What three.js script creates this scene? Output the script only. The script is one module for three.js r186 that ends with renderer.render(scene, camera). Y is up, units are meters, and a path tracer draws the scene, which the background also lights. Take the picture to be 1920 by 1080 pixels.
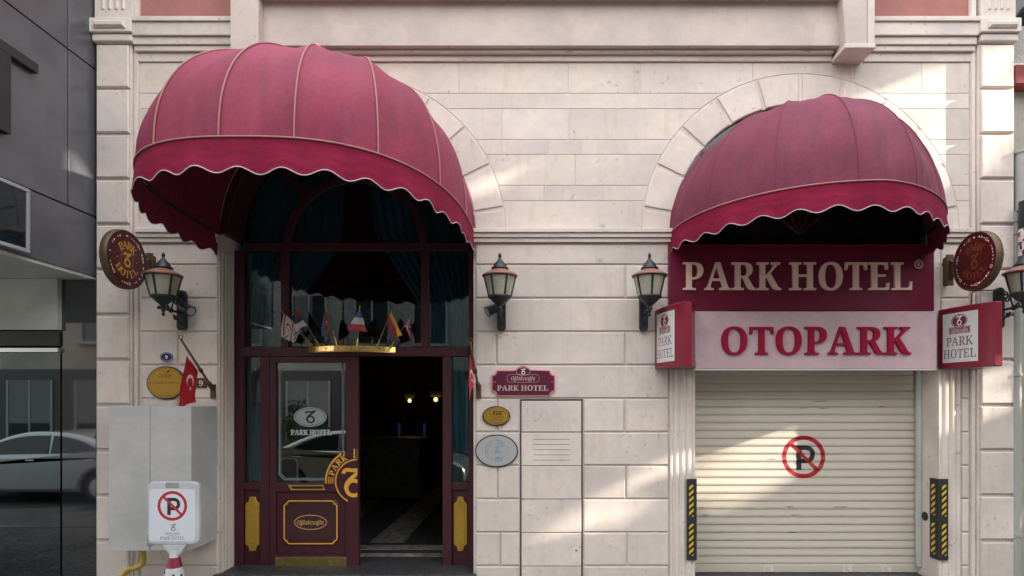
import * as THREE from 'three';
import { RoundedBoxGeometry } from 'three/addons/geometries/RoundedBoxGeometry.js';
import { mergeGeometries, mergeVertices } from 'three/addons/utils/BufferGeometryUtils.js';
import { FontLoader } from 'three/addons/loaders/FontLoader.js';
import { MarchingCubes } from 'three/addons/objects/MarchingCubes.js';

// ---------------------------------------------------------------- camera, sky, sun, exposure
const S = 192, EX = 1000, EY = 755, D = 5.6;              // facade: 192 units of the survey drawing to a metre; eye point and its distance from the facade
const CX = (EX - 960) / S, CY = (1077 - EY) / S;
const scene = new THREE.Scene();
const camera = new THREE.PerspectiveCamera(2 * Math.atan(540 / S / D) * 180 / Math.PI, 1920 / 1080, 0.05, 400);
camera.position.set(CX, CY, D);
camera.lookAt(CX, CY, 0);
camera.setViewOffset(1920, 1080, 960 - EX, 540 - EY, 1920, 1080);   // a shifted lens: verticals stay upright
const renderer = new THREE.WebGLRenderer({ antialias: true });
renderer.toneMapping = THREE.LinearToneMapping;
renderer.toneMappingExposure = 3.4;
renderer.shadowMap.enabled = true;
const SUN = new THREE.Vector3(4.2, 1.46, 1).normalize();           // low along the street, grazing the front; street trees leave only flecks of it
{
  const W = 256, H = 128, d = new Float32Array(W * H * 4);
  for (let j = 0; j < H; j++) for (let i = 0; i < W; i++) {
    const el = Math.max(0, ((j + 0.5) / H - 0.5) * Math.PI), t = Math.pow(Math.sin(el), 0.55);
    const a = [1.0, 0.95, 0.88], b = [0.78, 0.79, 0.84], o = (j * W + i) * 4;
    for (let c = 0; c < 3; c++) d[o + c] = 1.32 * (a[c] * (1 - t) + b[c] * t);
    d[o + 3] = 1;
  }
  const sky = new THREE.DataTexture(d, W, H, THREE.RGBAFormat, THREE.FloatType);
  sky.mapping = THREE.EquirectangularReflectionMapping; sky.magFilter = THREE.LinearFilter; sky.needsUpdate = true;
  scene.background = sky; scene.environment = sky;
}
const sun = new THREE.DirectionalLight(new THREE.Color(1, 0.9, 0.76), 4.8);
sun.position.copy(SUN).multiplyScalar(40); sun.castShadow = true; sun.shadow.radius = 1.1;
Object.assign(sun.shadow.camera, { left: -20, right: 20, top: 20, bottom: -20, near: 1, far: 90 }); sun.shadow.mapSize.set(2048, 2048);
scene.add(sun, sun.target);

// ---------------------------------------------------------------- helpers
let seed = 7;
const rnd = () => { seed = (seed + 0x6d2b79f5) | 0; let t = Math.imul(seed ^ (seed >>> 15), 1 | seed); t = (t + Math.imul(t ^ (t >>> 7), 61 | t)) ^ t; return ((t ^ (t >>> 14)) >>> 0) / 4294967296; };
const rr = (a, b) => a + (b - a) * rnd();
const V = (x, y, z) => new THREE.Vector3(x, y, z);
const X = (p) => (p - 960) / S, Y = (p) => (1077 - p) / S;           // survey units on the facade plane to metres
const at = (px, py, z = 0) => { const k = (D - z) / D / S; return V(CX + (px - EX) * k, CY + (EY - py) * k, z); };   // a sight line met at depth z
const used = new Map();
const numbered = (n) => { const k = used.get(n) || 0; used.set(n, k + 1); return k ? n + '_' + String(k).padStart(3, '0') : n; };
function tag(o, label, category, group, kind) {
  if (label) o.userData.label = label;
  if (category) o.userData.category = category;
  if (group) o.userData.group = group;
  if (kind) o.userData.kind = kind;
  return o;
}
function thing(name, label, category, p, group) {
  const o = new THREE.Group(); o.name = numbered(name); o.position.copy(p); scene.add(o);
  return tag(o, label, category, group);
}
const worldOf = (o) => { const v = V(0, 0, 0); while (o && o !== scene) { v.add(o.position); o = o.parent; } return v; };
function shadowed(m) { m.castShadow = m.receiveShadow = true; return m; }
// geometry given in the place's own coordinates, hung under a parent that is not turned
function put(parent, name, geo, mat) {
  geo.computeBoundingBox();
  const c = geo.boundingBox.getCenter(V(0, 0, 0));
  geo.translate(-c.x, -c.y, -c.z);
  const m = shadowed(new THREE.Mesh(geo, mat)); m.name = parent === scene ? numbered(name) : name;
  m.position.copy(c).sub(worldOf(parent)); parent.add(m);
  return m;
}
function loc(parent, name, geo, mat) { const m = shadowed(new THREE.Mesh(geo, mat)); m.name = name; parent.add(m); return m; }
// uv in metres, by the way each face points
function uvm(geo, off = true) {
  let g = geo.index ? geo.toNonIndexed() : geo;
  const p = g.attributes.position, uv = new Float32Array(p.count * 2), ox = off ? rnd() * 5 : 0, oy = off ? rnd() * 5 : 0;
  const a = V(0, 0, 0), b = V(0, 0, 0), c = V(0, 0, 0);
  for (let i = 0; i < p.count; i += 3) {
    a.fromBufferAttribute(p, i); b.fromBufferAttribute(p, i + 1); c.fromBufferAttribute(p, i + 2);
    const n = b.clone().sub(a).cross(c.clone().sub(a)), x = Math.abs(n.x), y = Math.abs(n.y), z = Math.abs(n.z);
    [a, b, c].forEach((v, k) => {
      const [u, w] = z >= x && z >= y ? [v.x, v.y] : x >= y ? [v.z, v.y] : [v.x, v.z];
      uv[(i + k) * 2] = u + ox; uv[(i + k) * 2 + 1] = w + oy;
    });
  }
  g.setAttribute('uv', new THREE.BufferAttribute(uv, 2));
  return g;
}
const boxAB = (x0, x1, y0, y1, z0, z1, r = 0.004) => {
  const w = Math.abs(x1 - x0), h = Math.abs(y1 - y0), d = Math.abs(z1 - z0);
  const g = r > 0 ? new RoundedBoxGeometry(w, h, d, 1, Math.min(r, w / 2.01, h / 2.01, d / 2.01)) : new THREE.BoxGeometry(w, h, d);
  g.translate((x0 + x1) / 2, (y0 + y1) / 2, (z0 + z1) / 2);
  return uvm(g);
};
const pbox = (p0, p1, q0, q1, z0, z1, r) => boxAB(X(p0), X(p1), Y(q1), Y(q0), z0, z1, r);    // survey units on the facade plane
function poly(pts, z0, z1, bevel = 0.006, holes = []) {                                      // pts in metres, outline kept, edges chamfered
  const sh = new THREE.Shape(pts.map(([x, y]) => new THREE.Vector2(x, y)));
  for (const h of holes) sh.holes.push(new THREE.Path(h.map(([x, y]) => new THREE.Vector2(x, y))));
  const g = new THREE.ExtrudeGeometry(sh, { depth: Math.max(0.0005, z1 - z0 - bevel), bevelEnabled: bevel > 0, bevelSize: bevel, bevelThickness: bevel, bevelOffset: -bevel, bevelSegments: 1, curveSegments: 24 });
  g.translate(0, 0, z0);
  return uvm(g);
}
const arc = (cx, cy, rx, ry, a0, a1, n) => Array.from({ length: n + 1 }, (_, i) => { const a = a0 + (a1 - a0) * i / n; return [cx + rx * Math.cos(a), cy + ry * Math.sin(a)]; });
const tube = (pts, r, seg = 24, rad = 6, closed = false) => new THREE.TubeGeometry(new THREE.CatmullRomCurve3(pts, closed, 'centripetal'), seg, r, rad, closed);
function rod(a, b, r0, r1 = r0, n = 10) {
  const d = b.clone().sub(a), g = new THREE.CylinderGeometry(r1, r0, d.length(), n, 1);
  g.translate(0, d.length() / 2, 0);
  g.applyQuaternion(new THREE.Quaternion().setFromUnitVectors(V(0, 1, 0), d.normalize())); g.translate(a.x, a.y, a.z);
  return g;
}
const lathe = (pts, n = 20) => new THREE.LatheGeometry(pts.map(([r, y]) => new THREE.Vector2(Math.max(r, 0.0004), y)), n);
const merge = (list) => mergeGeometries(list.map((g) => { const q = g.index ? g.toNonIndexed() : g; for (const k of Object.keys(q.attributes)) if (!['position', 'normal', 'uv'].includes(k)) q.deleteAttribute(k); return q; }));

// ---------------------------------------------------------------- computed textures
function perm(s) { const r = new Uint8Array(65536); let k = s * 7919 + 13; for (let i = 0; i < r.length; i++) { k = (Math.imul(k, 1664525) + 1013904223) | 0; r[i] = k >>> 24; } return r; }
function vnoise(tb, x, y, p) {
  const xi = Math.floor(x), yi = Math.floor(y), fx = x - xi, fy = y - yi, u = fx * fx * (3 - 2 * fx), v = fy * fy * (3 - 2 * fy);
  const h = (a, b) => tb[((((a % p) + p) % p) + (((b % p) + p) % p) * 251) & 65535] / 255;
  return (h(xi, yi) * (1 - u) + h(xi + 1, yi) * u) * (1 - v) + (h(xi, yi + 1) * (1 - u) + h(xi + 1, yi + 1) * u) * v;
}
const fbm = (tb, x, y, p, o) => { let s = 0, a = 0.5, n = 0; for (let i = 0; i < o; i++) { s += a * vnoise(tb, x, y, p); n += a; x *= 2; y *= 2; p *= 2; a *= 0.5; } return s / n; };
function tex(n, fn, srgb, rep) {
  const d = new Uint8Array(n * n * 4);
  for (let j = 0; j < n; j++) for (let i = 0; i < n; i++) {
    const c = fn(i / n, j / n), o = (j * n + i) * 4;
    for (let k = 0; k < 3; k++) d[o + k] = Math.max(0, Math.min(255, (Array.isArray(c) ? c[k] : c) * 255));
    d[o + 3] = 255;
  }
  const t = new THREE.DataTexture(d, n, n, THREE.RGBAFormat); t.wrapS = t.wrapT = THREE.RepeatWrapping; t.magFilter = THREE.LinearFilter; t.minFilter = THREE.LinearMipmapLinearFilter; t.generateMipmaps = true;
  if (srgb) t.colorSpace = THREE.SRGBColorSpace;
  t.repeat.set(rep, rep); t.needsUpdate = true;
  return t;
}
const sm = (a, b, x) => { const t = Math.max(0, Math.min(1, (x - a) / (b - a))); return t * t * (3 - 2 * t); };
const T1 = perm(1), T2 = perm(2), T3 = perm(3), T4 = perm(4);
// painted stone: soft clouding, faint rain streaks, small pits
const stoneFn = (u, v) => {
  const a = fbm(T1, u * 6, v * 6, 6, 5), b = fbm(T2, u * 48, v * 48, 48, 3), st = fbm(T3, u * 40, v * 3, 40, 3), pit = sm(0.77, 0.85, fbm(T4, u * 54, v * 54, 54, 2)) * sm(0.56, 0.7, fbm(T2, u * 5, v * 5, 5, 2));
  const k = 0.93 + 0.13 * (a - 0.5) + 0.05 * (b - 0.5) - 0.022 * sm(0.56, 0.75, st) - 0.12 * pit, w = 0.022 * (a - 0.4) + 0.012 * sm(0.55, 0.75, st);
  return [k + w * 0.3, k, k - w];
};
const stoneMap = tex(1024, stoneFn, true, 1 / 2.3);
const stoneBump = tex(512, (u, v) => 0.5 + 0.5 * (fbm(T1, u * 60, v * 60, 60, 3) - 0.5) + 0.3 * (fbm(T3, u * 10, v * 10, 10, 3) - 0.5) - 0.15 * sm(0.77, 0.85, fbm(T4, u * 54, v * 54, 54, 2)), false, 1 / 1.7);
const weave = tex(256, (u, v) => 0.5 + 0.25 * Math.sin(u * Math.PI * 128) + 0.25 * Math.sin(v * Math.PI * 128), false, 1 / 0.12);
const cloth = tex(512, (u, v) => { const a = fbm(T2, u * 5, v * 5, 5, 5), b = fbm(T4, u * 90, v * 90, 90, 2), s = fbm(T3, u * 30, v * 4, 30, 3); const k = 0.88 + 0.17 * (a - 0.5) + 0.15 * (b - 0.5) - 0.06 * sm(0.5, 0.8, s), d = 0.05 * sm(0.45, 0.75, a) + 0.05 * sm(0.5, 0.75, s); return [k, k * 0.97 + d * 0.5, k * 0.98 + d * 0.5]; }, true, 1 / 1.3);
const grime = tex(512, (u, v) => { const a = fbm(T1, u * 7, v * 7, 7, 5), b = fbm(T3, u * 60, v * 60, 60, 3); return 0.9 + 0.12 * (a - 0.5) + 0.05 * (b - 0.5); }, true, 1 / 1.1);
const fine = tex(256, (u, v) => 0.5 + 0.8 * (fbm(T4, u * 64, v * 64, 64, 3) - 0.5), false, 1 / 0.5);
const roughTex = tex(256, (u, v) => 0.62 + 0.6 * (fbm(T2, u * 9, v * 9, 9, 4) - 0.5), false, 1 / 0.8);
const asphaltMap = tex(512, (u, v) => { const a = fbm(T1, u * 6, v * 6, 6, 4), b = fbm(T2, u * 120, v * 120, 120, 2); const k = 0.72 + 0.3 * (a - 0.5) + 0.55 * (b - 0.5); return [k, k, k]; }, true, 1 / 3);
const speck = tex(512, (u, v) => { const b = fbm(T2, u * 128, v * 128, 128, 2), c = fbm(T3, u * 70, v * 70, 70, 2); const k = 0.45 + 0.5 * sm(0.52, 0.7, b) - 0.25 * sm(0.55, 0.7, c); return [k, k, k * 1.02]; }, true, 1 / 0.6);
const marbleMap = tex(512, (u, v) => { const a = fbm(T1, u * 5, v * 5, 5, 5), w = Math.abs(Math.sin((u * 3 + a * 2.2) * Math.PI * 2)); const k = 0.8 + 0.2 * w - 0.12 * a; return [k, k * 0.99, k * 0.97]; }, true, 1 / 1.6);

const C = (r, g, b) => new THREE.Color().setRGB(r, g, b);
const mat = (o) => new THREE.MeshPhysicalMaterial(o);
const stoneMat = (r, g, b) => mat({ color: C(r, g, b), map: stoneMap, bumpMap: stoneBump, bumpScale: 0.0012, roughness: 0.86 });
const M = {
  stone: [stoneMat(0.705, 0.628, 0.572), stoneMat(0.725, 0.65, 0.6), stoneMat(0.68, 0.605, 0.55), stoneMat(0.705, 0.625, 0.56)],
  trim: stoneMat(0.72, 0.648, 0.592),
  beam: stoneMat(0.58, 0.5, 0.46),
  pink: mat({ color: C(0.42, 0.17, 0.145), map: grime, bumpMap: stoneBump, bumpScale: 0.0015, roughness: 0.85 }),
  awning: mat({ color: C(0.25, 0.0125, 0.056), map: cloth, bumpMap: weave, bumpScale: 0.0004, roughness: 0.75, sheen: 0.22, sheenColor: C(0.42, 0.25, 0.42), sheenRoughness: 0.5 }),
  awning2: mat({ color: C(0.19, 0.02, 0.058), map: cloth, bumpMap: weave, bumpScale: 0.0004, roughness: 0.78, sheen: 0.25, sheenColor: C(0.42, 0.3, 0.42), sheenRoughness: 0.5 }),
  lining: mat({ color: C(0.25, 0.0125, 0.056), map: cloth, roughness: 0.9 }),
  rope: mat({ color: C(0.34, 0.16, 0.14), roughness: 0.85, bumpMap: fine, bumpScale: 0.001 }),
  trimTape: mat({ color: C(0.5, 0.42, 0.42), roughness: 0.8 }),
  valance: mat({ color: C(0.25, 0.0125, 0.05), map: cloth, bumpMap: weave, bumpScale: 0.0004, roughness: 0.85, specularIntensity: 0.3 }),
  white: mat({ color: C(0.72, 0.68, 0.66), roughness: 0.7 }),
  maroonPaint: mat({ color: C(0.068, 0.0125, 0.021), map: grime, roughness: 0.5, bumpMap: fine, bumpScale: 0.0004 }),
  maroonSign: mat({ color: C(0.185, 0.008, 0.04), map: grime, roughness: 0.5, specularIntensity: 0.6 }),
  redBox: mat({ color: C(0.24, 0.01, 0.035), map: grime, roughness: 0.3 }),
  pinkSign: mat({ color: C(0.69, 0.5, 0.545), map: grime, roughness: 0.45 }),
  letterTan: mat({ color: C(0.78, 0.56, 0.47), roughness: 0.5 }),
  letterRed: mat({ color: C(0.28, 0.004, 0.035), roughness: 0.65, specularIntensity: 0.4 }),
  brass: mat({ color: C(0.62, 0.42, 0.15), metalness: 0.85, roughness: 0.34, roughnessMap: roughTex }),
  brassPaint: mat({ color: C(0.62, 0.38, 0.05), metalness: 0.35, roughness: 0.4, map: grime }),
  brassOld: mat({ color: C(0.42, 0.33, 0.12), metalness: 0.8, roughness: 0.45, roughnessMap: roughTex, map: grime }),
  steel: mat({ color: C(0.55, 0.56, 0.58), metalness: 0.85, roughness: 0.38 }),
  glass: mat({ color: C(0.75, 0.85, 0.86), roughness: 0.01, transmission: 1, thickness: 0, ior: 2.15 }),
  tint: mat({ color: C(0.62, 0.8, 0.82), roughness: 0.01, transmission: 1, thickness: 0, ior: 1.62 }),
  darkGlass: mat({ color: C(0.008, 0.014, 0.018), roughness: 0.04, ior: 1.55 }),
  curtain: mat({ color: C(0.035, 0.25, 0.31), map: cloth, roughness: 0.9 }),
  black: mat({ color: C(0.012, 0.013, 0.015), roughness: 0.55, bumpMap: fine, bumpScale: 0.0008 }),
  iron: mat({ color: C(0.013, 0.02, 0.025), roughness: 0.42, bumpMap: fine, bumpScale: 0.0006, map: grime }),
  copper: mat({ color: C(0.36, 0.18, 0.13), metalness: 0.25, roughness: 0.5, map: grime }),
  milk: mat({ color: C(0.62, 0.6, 0.47), roughness: 0.45, transmission: 0.35, thickness: 0, map: grime }),
  bronze: mat({ color: C(0.13, 0.085, 0.05), metalness: 0.5, roughness: 0.5, map: grime }),
  wood: mat({ color: C(0.22, 0.13, 0.065), roughness: 0.55, map: grime }),
  cabinet: mat({ color: C(0.55, 0.555, 0.55), map: grime, roughness: 0.45 }),
  gas: mat({ color: C(0.55, 0.4, 0.07), roughness: 0.5, map: grime }),
  panel: mat({ color: C(0.17, 0.18, 0.2), metalness: 0.5, roughness: 0.3, map: grime }),
  dark: mat({ color: C(0.02, 0.02, 0.022), roughness: 0.8 }),
  polished: mat({ color: C(0.01, 0.013, 0.016), roughness: 0.03, ior: 2.2 }),
  mirrorGlass: mat({ color: C(0.13, 0.155, 0.16), metalness: 1, roughness: 0.015 }),
  pale: mat({ color: C(0.58, 0.62, 0.58), roughness: 0.6, map: grime }),
  grey: mat({ color: C(0.36, 0.37, 0.39), roughness: 0.6, map: grime }),
  granite: mat({ color: C(0.14, 0.14, 0.145), map: speck, roughness: 0.5 }),
  asphalt: mat({ color: C(0.075, 0.075, 0.078), map: asphaltMap, roughness: 0.92, bumpMap: fine, bumpScale: 0.004 }),
  paving: mat({ color: C(0.3, 0.29, 0.275), map: asphaltMap, roughness: 0.88 }),
  marble: mat({ color: C(0.42, 0.4, 0.37), map: marbleMap, roughness: 0.12 }),
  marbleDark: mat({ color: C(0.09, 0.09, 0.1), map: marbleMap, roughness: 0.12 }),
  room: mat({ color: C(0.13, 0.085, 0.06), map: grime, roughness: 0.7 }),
  plasterGrey: mat({ color: C(0.42, 0.41, 0.38), map: stoneMap, bumpMap: stoneBump, bumpScale: 0.012, roughness: 0.92 }),
  plasterGreen: mat({ color: C(0.42, 0.42, 0.34), map: stoneMap, bumpMap: stoneBump, bumpScale: 0.003, roughness: 0.9 }),
  redSill: mat({ color: C(0.25, 0.045, 0.05), map: stoneMap, roughness: 0.8 }),
  pipe: mat({ color: C(0.4, 0.4, 0.38), map: grime, roughness: 0.55 }),
  plastic: mat({ color: C(0.6, 0.62, 0.64), roughness: 0.5, map: grime }),
  maroonPlastic: mat({ color: C(0.24, 0.012, 0.045), roughness: 0.5, map: grime }),
  rubber: mat({ color: C(0.018, 0.018, 0.019), roughness: 0.7 }),
};

// ---------------------------------------------------------------- print: words and marks drawn flat
function canvas(w, h, draw) {
  const c = document.createElement('canvas'); c.width = w; c.height = h;
  const g = c.getContext('2d'); draw(g, w, h);
  const t = new THREE.CanvasTexture(c); t.colorSpace = THREE.SRGBColorSpace; t.magFilter = THREE.LinearFilter; t.anisotropy = 8;
  return t;
}
const printMat = (t, o = {}) => mat({ map: t, roughness: 0.5, ...o });
function unitUV(geo) {                                      // the print fills the outline's front
  geo.computeBoundingBox(); const b = geo.boundingBox, p = geo.attributes.position, u = geo.attributes.uv;
  for (let i = 0; i < p.count; i++) u.setXY(i, (p.getX(i) - b.min.x) / (b.max.x - b.min.x), (p.getY(i) - b.min.y) / (b.max.y - b.min.y));
  return geo;
}
function mark76(g, cx, cy, h, col, w = 0.1) {
  g.save(); g.translate(cx, cy); g.scale(h, h); g.strokeStyle = g.fillStyle = col; g.lineCap = 'butt'; g.lineJoin = 'round'; g.lineWidth = w;
  g.beginPath(); g.moveTo(-0.34, -0.3); g.quadraticCurveTo(-0.3, -0.46, -0.12, -0.43); g.quadraticCurveTo(0.1, -0.38, 0.36, -0.5);
  g.bezierCurveTo(0.12, -0.25, -0.28, -0.05, -0.24, 0.22); g.stroke();
  g.beginPath(); g.ellipse(0.03, 0.2, 0.255, 0.255, 0, 0, Math.PI * 2); g.stroke();
  g.restore();
}
const font = (g, px, f = 'serif', b = 'bold ') => { g.font = b + Math.round(px) + 'px ' + f; g.textAlign = 'center'; g.textBaseline = 'middle'; };
function script(g, text, x, y, px, col, maxW) { g.save(); g.translate(x, y); g.transform(1, 0, -0.25, 1, 0, 0); font(g, px, 'serif', ''); g.fillStyle = col; g.fillText(text, 0, 0, maxW); g.restore(); }
function arcText(g, text, cx, cy, r, a0, a1, px, col, flip) {
  font(g, px); g.fillStyle = col;
  [...text].forEach((ch, i) => {
    const a = a0 + (a1 - a0) * (text.length > 1 ? i / (text.length - 1) : 0.5);
    g.save(); g.translate(cx + r * Math.cos(a), cy + r * Math.sin(a)); g.rotate(a + (flip ? -Math.PI / 2 : Math.PI / 2)); g.fillText(ch, 0, 0); g.restore();
  });
}
function noParking(g, cx, cy, r, red, dark) {
  g.fillStyle = dark; font(g, r * 1.32, 'sans-serif'); 
  g.save(); g.translate(cx + r * 0.06, cy + r * 0.04); g.fillRect(-r * 0.4, -r * 0.58, r * 0.24, r * 1.15);
  g.lineWidth = r * 0.22; g.strokeStyle = dark; g.beginPath(); g.moveTo(-r * 0.3, -r * 0.47); g.lineTo(r * 0.05, -r * 0.47); g.arc(r * 0.05, -r * 0.16, r * 0.31, -Math.PI / 2, Math.PI / 2); g.lineTo(-r * 0.3, r * 0.15); g.stroke(); g.restore();
  g.strokeStyle = red; g.lineWidth = r * 0.2; g.beginPath(); g.arc(cx, cy, r * 0.9, 0, Math.PI * 2); g.stroke();
  g.lineWidth = r * 0.17; g.beginPath(); g.moveTo(cx - r * 0.6, cy - r * 0.62); g.lineTo(cx + r * 0.62, cy + r * 0.6); g.stroke();
}
const serif = await new FontLoader().loadAsync('fonts/droid/droid_serif_bold.typeface.json');
// raised letters: each letter a piece of its own, the word stretched to fit its box
function letters(parent, word, x0, x1, y0, y1, z, depth, m) {
  const gl = serif.data.glyphs, sc = 1 / serif.data.resolution; let pen = 0; const parts = [];
  for (const ch of word) { const g = gl[ch] || gl.o; if (ch !== ' ') parts.push([ch, pen]); pen += (ch === ' ' ? g.ha * 0.8 : g.ha) * sc; }
  const shapesOf = (ch) => serif.generateShapes(ch, 1);
  let lo = 1e9, hi = -1e9; const made = [];
  for (const [ch, p] of parts) {
    const g = new THREE.ExtrudeGeometry(shapesOf(ch), { depth: depth - 0.004, curveSegments: 6, bevelEnabled: true, bevelSize: 0.006, bevelThickness: 0.012, bevelOffset: -0.006, bevelSegments: 1 });
    g.translate(p, 0, 0); g.computeBoundingBox(); lo = Math.min(lo, g.boundingBox.min.x); hi = Math.max(hi, g.boundingBox.max.x); made.push(g);
  }
  const hb = new THREE.ShapeGeometry(shapesOf('H')); hb.computeBoundingBox();
  const cap = hb.boundingBox.max.y, sx = (x1 - x0) / (hi - lo), sy = (y1 - y0) / cap;
  for (const g of made) { g.translate(-lo, 0, 0); g.scale(sx, sy, 1); g.translate(x0, y0, z); put(parent, 'letter', g, m); }
}

// ---------------------------------------------------------------- ground
const ground = put(scene, 'ground', boxAB(-60, 60, -0.8, -0.5, -30, 60, 0), M.asphalt); tag(ground, 'dark ground far beyond the street', 'ground', null, 'structure');
const road = put(scene, 'road', boxAB(-40, 40, -0.6, -0.36, 2.5, 9.4, 0), M.asphalt); tag(road, 'worn grey asphalt street in front of the hotel', 'road', null, 'structure');
const pavement = put(scene, 'pavement', boxAB(-40, 40, -0.5, -0.03, 0.02, 2.34, 0), M.paving); tag(pavement, 'grey pavement along the hotel front', 'pavement', null, 'structure');
const kerb = put(scene, 'kerb', boxAB(-40, 40, -0.5, -0.025, 2.345, 2.5, 0.01), M.granite); tag(kerb, 'granite kerb between pavement and street', 'kerb', null, 'structure');
const pave2 = put(scene, 'pavement', boxAB(-40, 40, -0.5, -0.22, 9.4, 13, 0.01), M.paving); tag(pave2, 'grey pavement on the other side of the street', 'pavement', null, 'structure');

// ---------------------------------------------------------------- the hotel
const hotel = thing('hotel_building', 'cream rusticated stone hotel front with two arched openings', 'building', V(0, 0, 0));
const TOP = 6.1, AL = 650, AR = 1500, SPR = 437, RI = 238, RO = 296;
const arch = (c, r, n = 40, a0 = Math.PI, a1 = 0) => arc(X(c), Y(SPR), r / S, r / S, a0, a1, n);
const wall = put(hotel, 'wall', poly([[X(188), -0.3], [X(1893), -0.3], [X(1893), TOP], [X(188), TOP]], -0.42, 0, 0, [
  [[X(AL - RI), -0.2], ...arch(AL, RI), [X(AL + RI), -0.2]],
  [[X(1302), -0.2], [X(1302), Y(640)], [X(1260), Y(640)], ...arch(AR, 241), [X(1742), Y(640)], [X(1757), Y(640)], [X(1757), -0.2]],
]), M.stone[0]);
put(hotel, 'upper_wall', boxAB(X(188), X(1893), TOP + 0.002, 8.9, -6, -0.02, 0), M.stone[2]);
const block = (pts, z1 = 0.017, bev = 0.009) => put(wall, 'stone_block', poly(pts, -0.01, z1, bev), M.stone[Math.floor(rnd() * 4)]);
const rect = (p0, p1, q0, q1, g = 1.35, z, b) => block([[X(p0 + g), Y(q1 - g)], [X(p1 - g), Y(q1 - g)], [X(p1 - g), Y(q0 + g)], [X(p0 + g), Y(q0 + g)]], z, b);
// pilaster courses at both ends
for (const [p0, p1] of [[188, 254], [1826, 1893]]) {
  put(hotel, 'pilaster', pbox(p0, p1, 88, 1130, -0.02, 0.05, 0.006), M.trim);
  for (let k = 0; k < 12; k++) { const q = 90 + 83.7 * k; put(wall, 'stone_block', poly([[X(p0 + 3), Y(q + 81)], [X(p1 - 3), Y(q + 81)], [X(p1 - 3), Y(q + 3)], [X(p0 + 3), Y(q + 3)]], 0.04, 0.078, 0.011), M.stone[k % 3]); }
  put(hotel, 'pilaster_edge', pbox(p0 < 900 ? 254.5 : 1818, p0 < 900 ? 262 : 1825.5, 90, 1130, -0.01, 0.03, 0.008), M.trim);
}
// lower courses
const LY = [457, 497, 559.6, 622.2, 684.8, 747.4, 810, 872.6, 935.2, 997.8, 1060.4, 1123];
const rows = (list, x0, x1, from, to, joints = {}) => { for (let k = from; k < to; k++) { const xs = [x0, ...(joints[k] || []), x1]; for (let i = 0; i + 1 < xs.length; i++) rect(xs[i], xs[i + 1], list[k], list[k + 1]); } };
rows(LY, 264, 411, 0, 11, { 1: [335], 3: [335], 5: [335], 9: [335] });
rows(LY, 891, 1254, 0, 5, { 1: [1172], 3: [931, 1172] });
rows(LY, 891, 975, 5, 11, { 5: [933], 7: [933], 9: [938] });
rows(LY, 1093, 1254, 5, 11, { 5: [1171], 7: [1173], 9: [1175] });
rows(LY, 1762, 1816, 0, 4);
rows(LY, 1800, 1816, 4, 11);
// upper courses, cut round the two arches
const UY = [118, 175.5, 204.5, 262, 290, 348, 377, 432];
const cut = (c, q, side) => { const dy = SPR - q, r = RO + 2.5; return c + side * Math.sqrt(Math.max(0, r * r - dy * dy)); };
function upper(k, xl, xr, cl, cr) {                          // a course piece between two sides; cl / cr is the arch that bounds it there
  const q0 = UY[k] + 0.35, q1 = UY[k + 1] - 0.35, n = 6, pts = [];
  for (let i = 0; i <= n; i++) { const q = q1 + (q0 - q1) * i / n; pts.push([cr ? cut(cr, q, -1) : xr, q]); }
  for (let i = 0; i <= n; i++) { const q = q0 + (q1 - q0) * i / n; pts.push([cl ? cut(cl, q, 1) : xl, q]); }
  block((cl || cr ? pts : [[xr, q1], [xr, q0], [xl, q0], [xl, q1]]).map(([x, q]) => [X(x), Y(q)]), 0.005, 0.0032);
}
function topCourse(xl, xr) {                                 // the course that passes over the crowns
  const pts = [], q0 = UY[0] + 0.35, q1 = UY[1] - 0.35, r = RO + 2.5;
  pts.push([xr, q0], [xl, q0]);
  for (let i = 0; i <= 30; i++) { const x = xl + (xr - xl) * i / 30; let q = q1; for (const c of [AL, AR]) { const dx = x - c; if (Math.abs(dx) < r) q = Math.min(q, SPR - Math.sqrt(r * r - dx * dx)); } pts.push([x, q]); }
  block(pts.map(([x, q]) => [X(x), Y(q)]), 0.005, 0.0032);
}
for (const [a, b] of [[264, 480], [481.5, 660], [661.5, 860], [861.5, 1064], [1065.5, 1199], [1200.5, 1410], [1411.5, 1600], [1601.5, 1727], [1728.5, 1816]]) topCourse(a, b);
const J = { 2: [941, 1066], 3: [940, 1028, 1090], 4: [1078], 5: [1020] };
for (let k = 1; k < 7; k++) {
  upper(k, 264, 0, 0, AL);
  const xs = J[k] || [];
  for (let i = 0; i <= xs.length; i++) upper(k, i ? xs[i - 1] + 0.6 : 0, i < xs.length ? xs[i] - 0.6 : 0, i ? 0 : AL, i < xs.length ? 0 : AR);
  upper(k, 0, 1816, AR, 0);
}
// arch stones
for (const c of [AL, AR]) {
  const cuts = [0, ...Array.from({ length: 11 }, (_, i) => 9 + 16.2 * i), 180];
  for (let i = 0; i + 1 < cuts.length; i++) {
    const g = 0.8 * Math.PI / 180, a0 = cuts[i] * Math.PI / 180 + (i ? g : 0.004), a1 = cuts[i + 1] * Math.PI / 180 - (i + 2 < cuts.length ? g : 0.004);
    const outer = arc(X(c), Y(SPR), RO / S, RO / S, a0, a1, 6), inner = arc(X(c), Y(SPR), (RI + 4) / S, (RI + 4) / S, a1, a0, 6);
    put(wall, 'arch_stone', poly([...outer, ...inner], -0.01, 0.013, 0.005), M.stone[i % 3]);
  }
}
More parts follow.
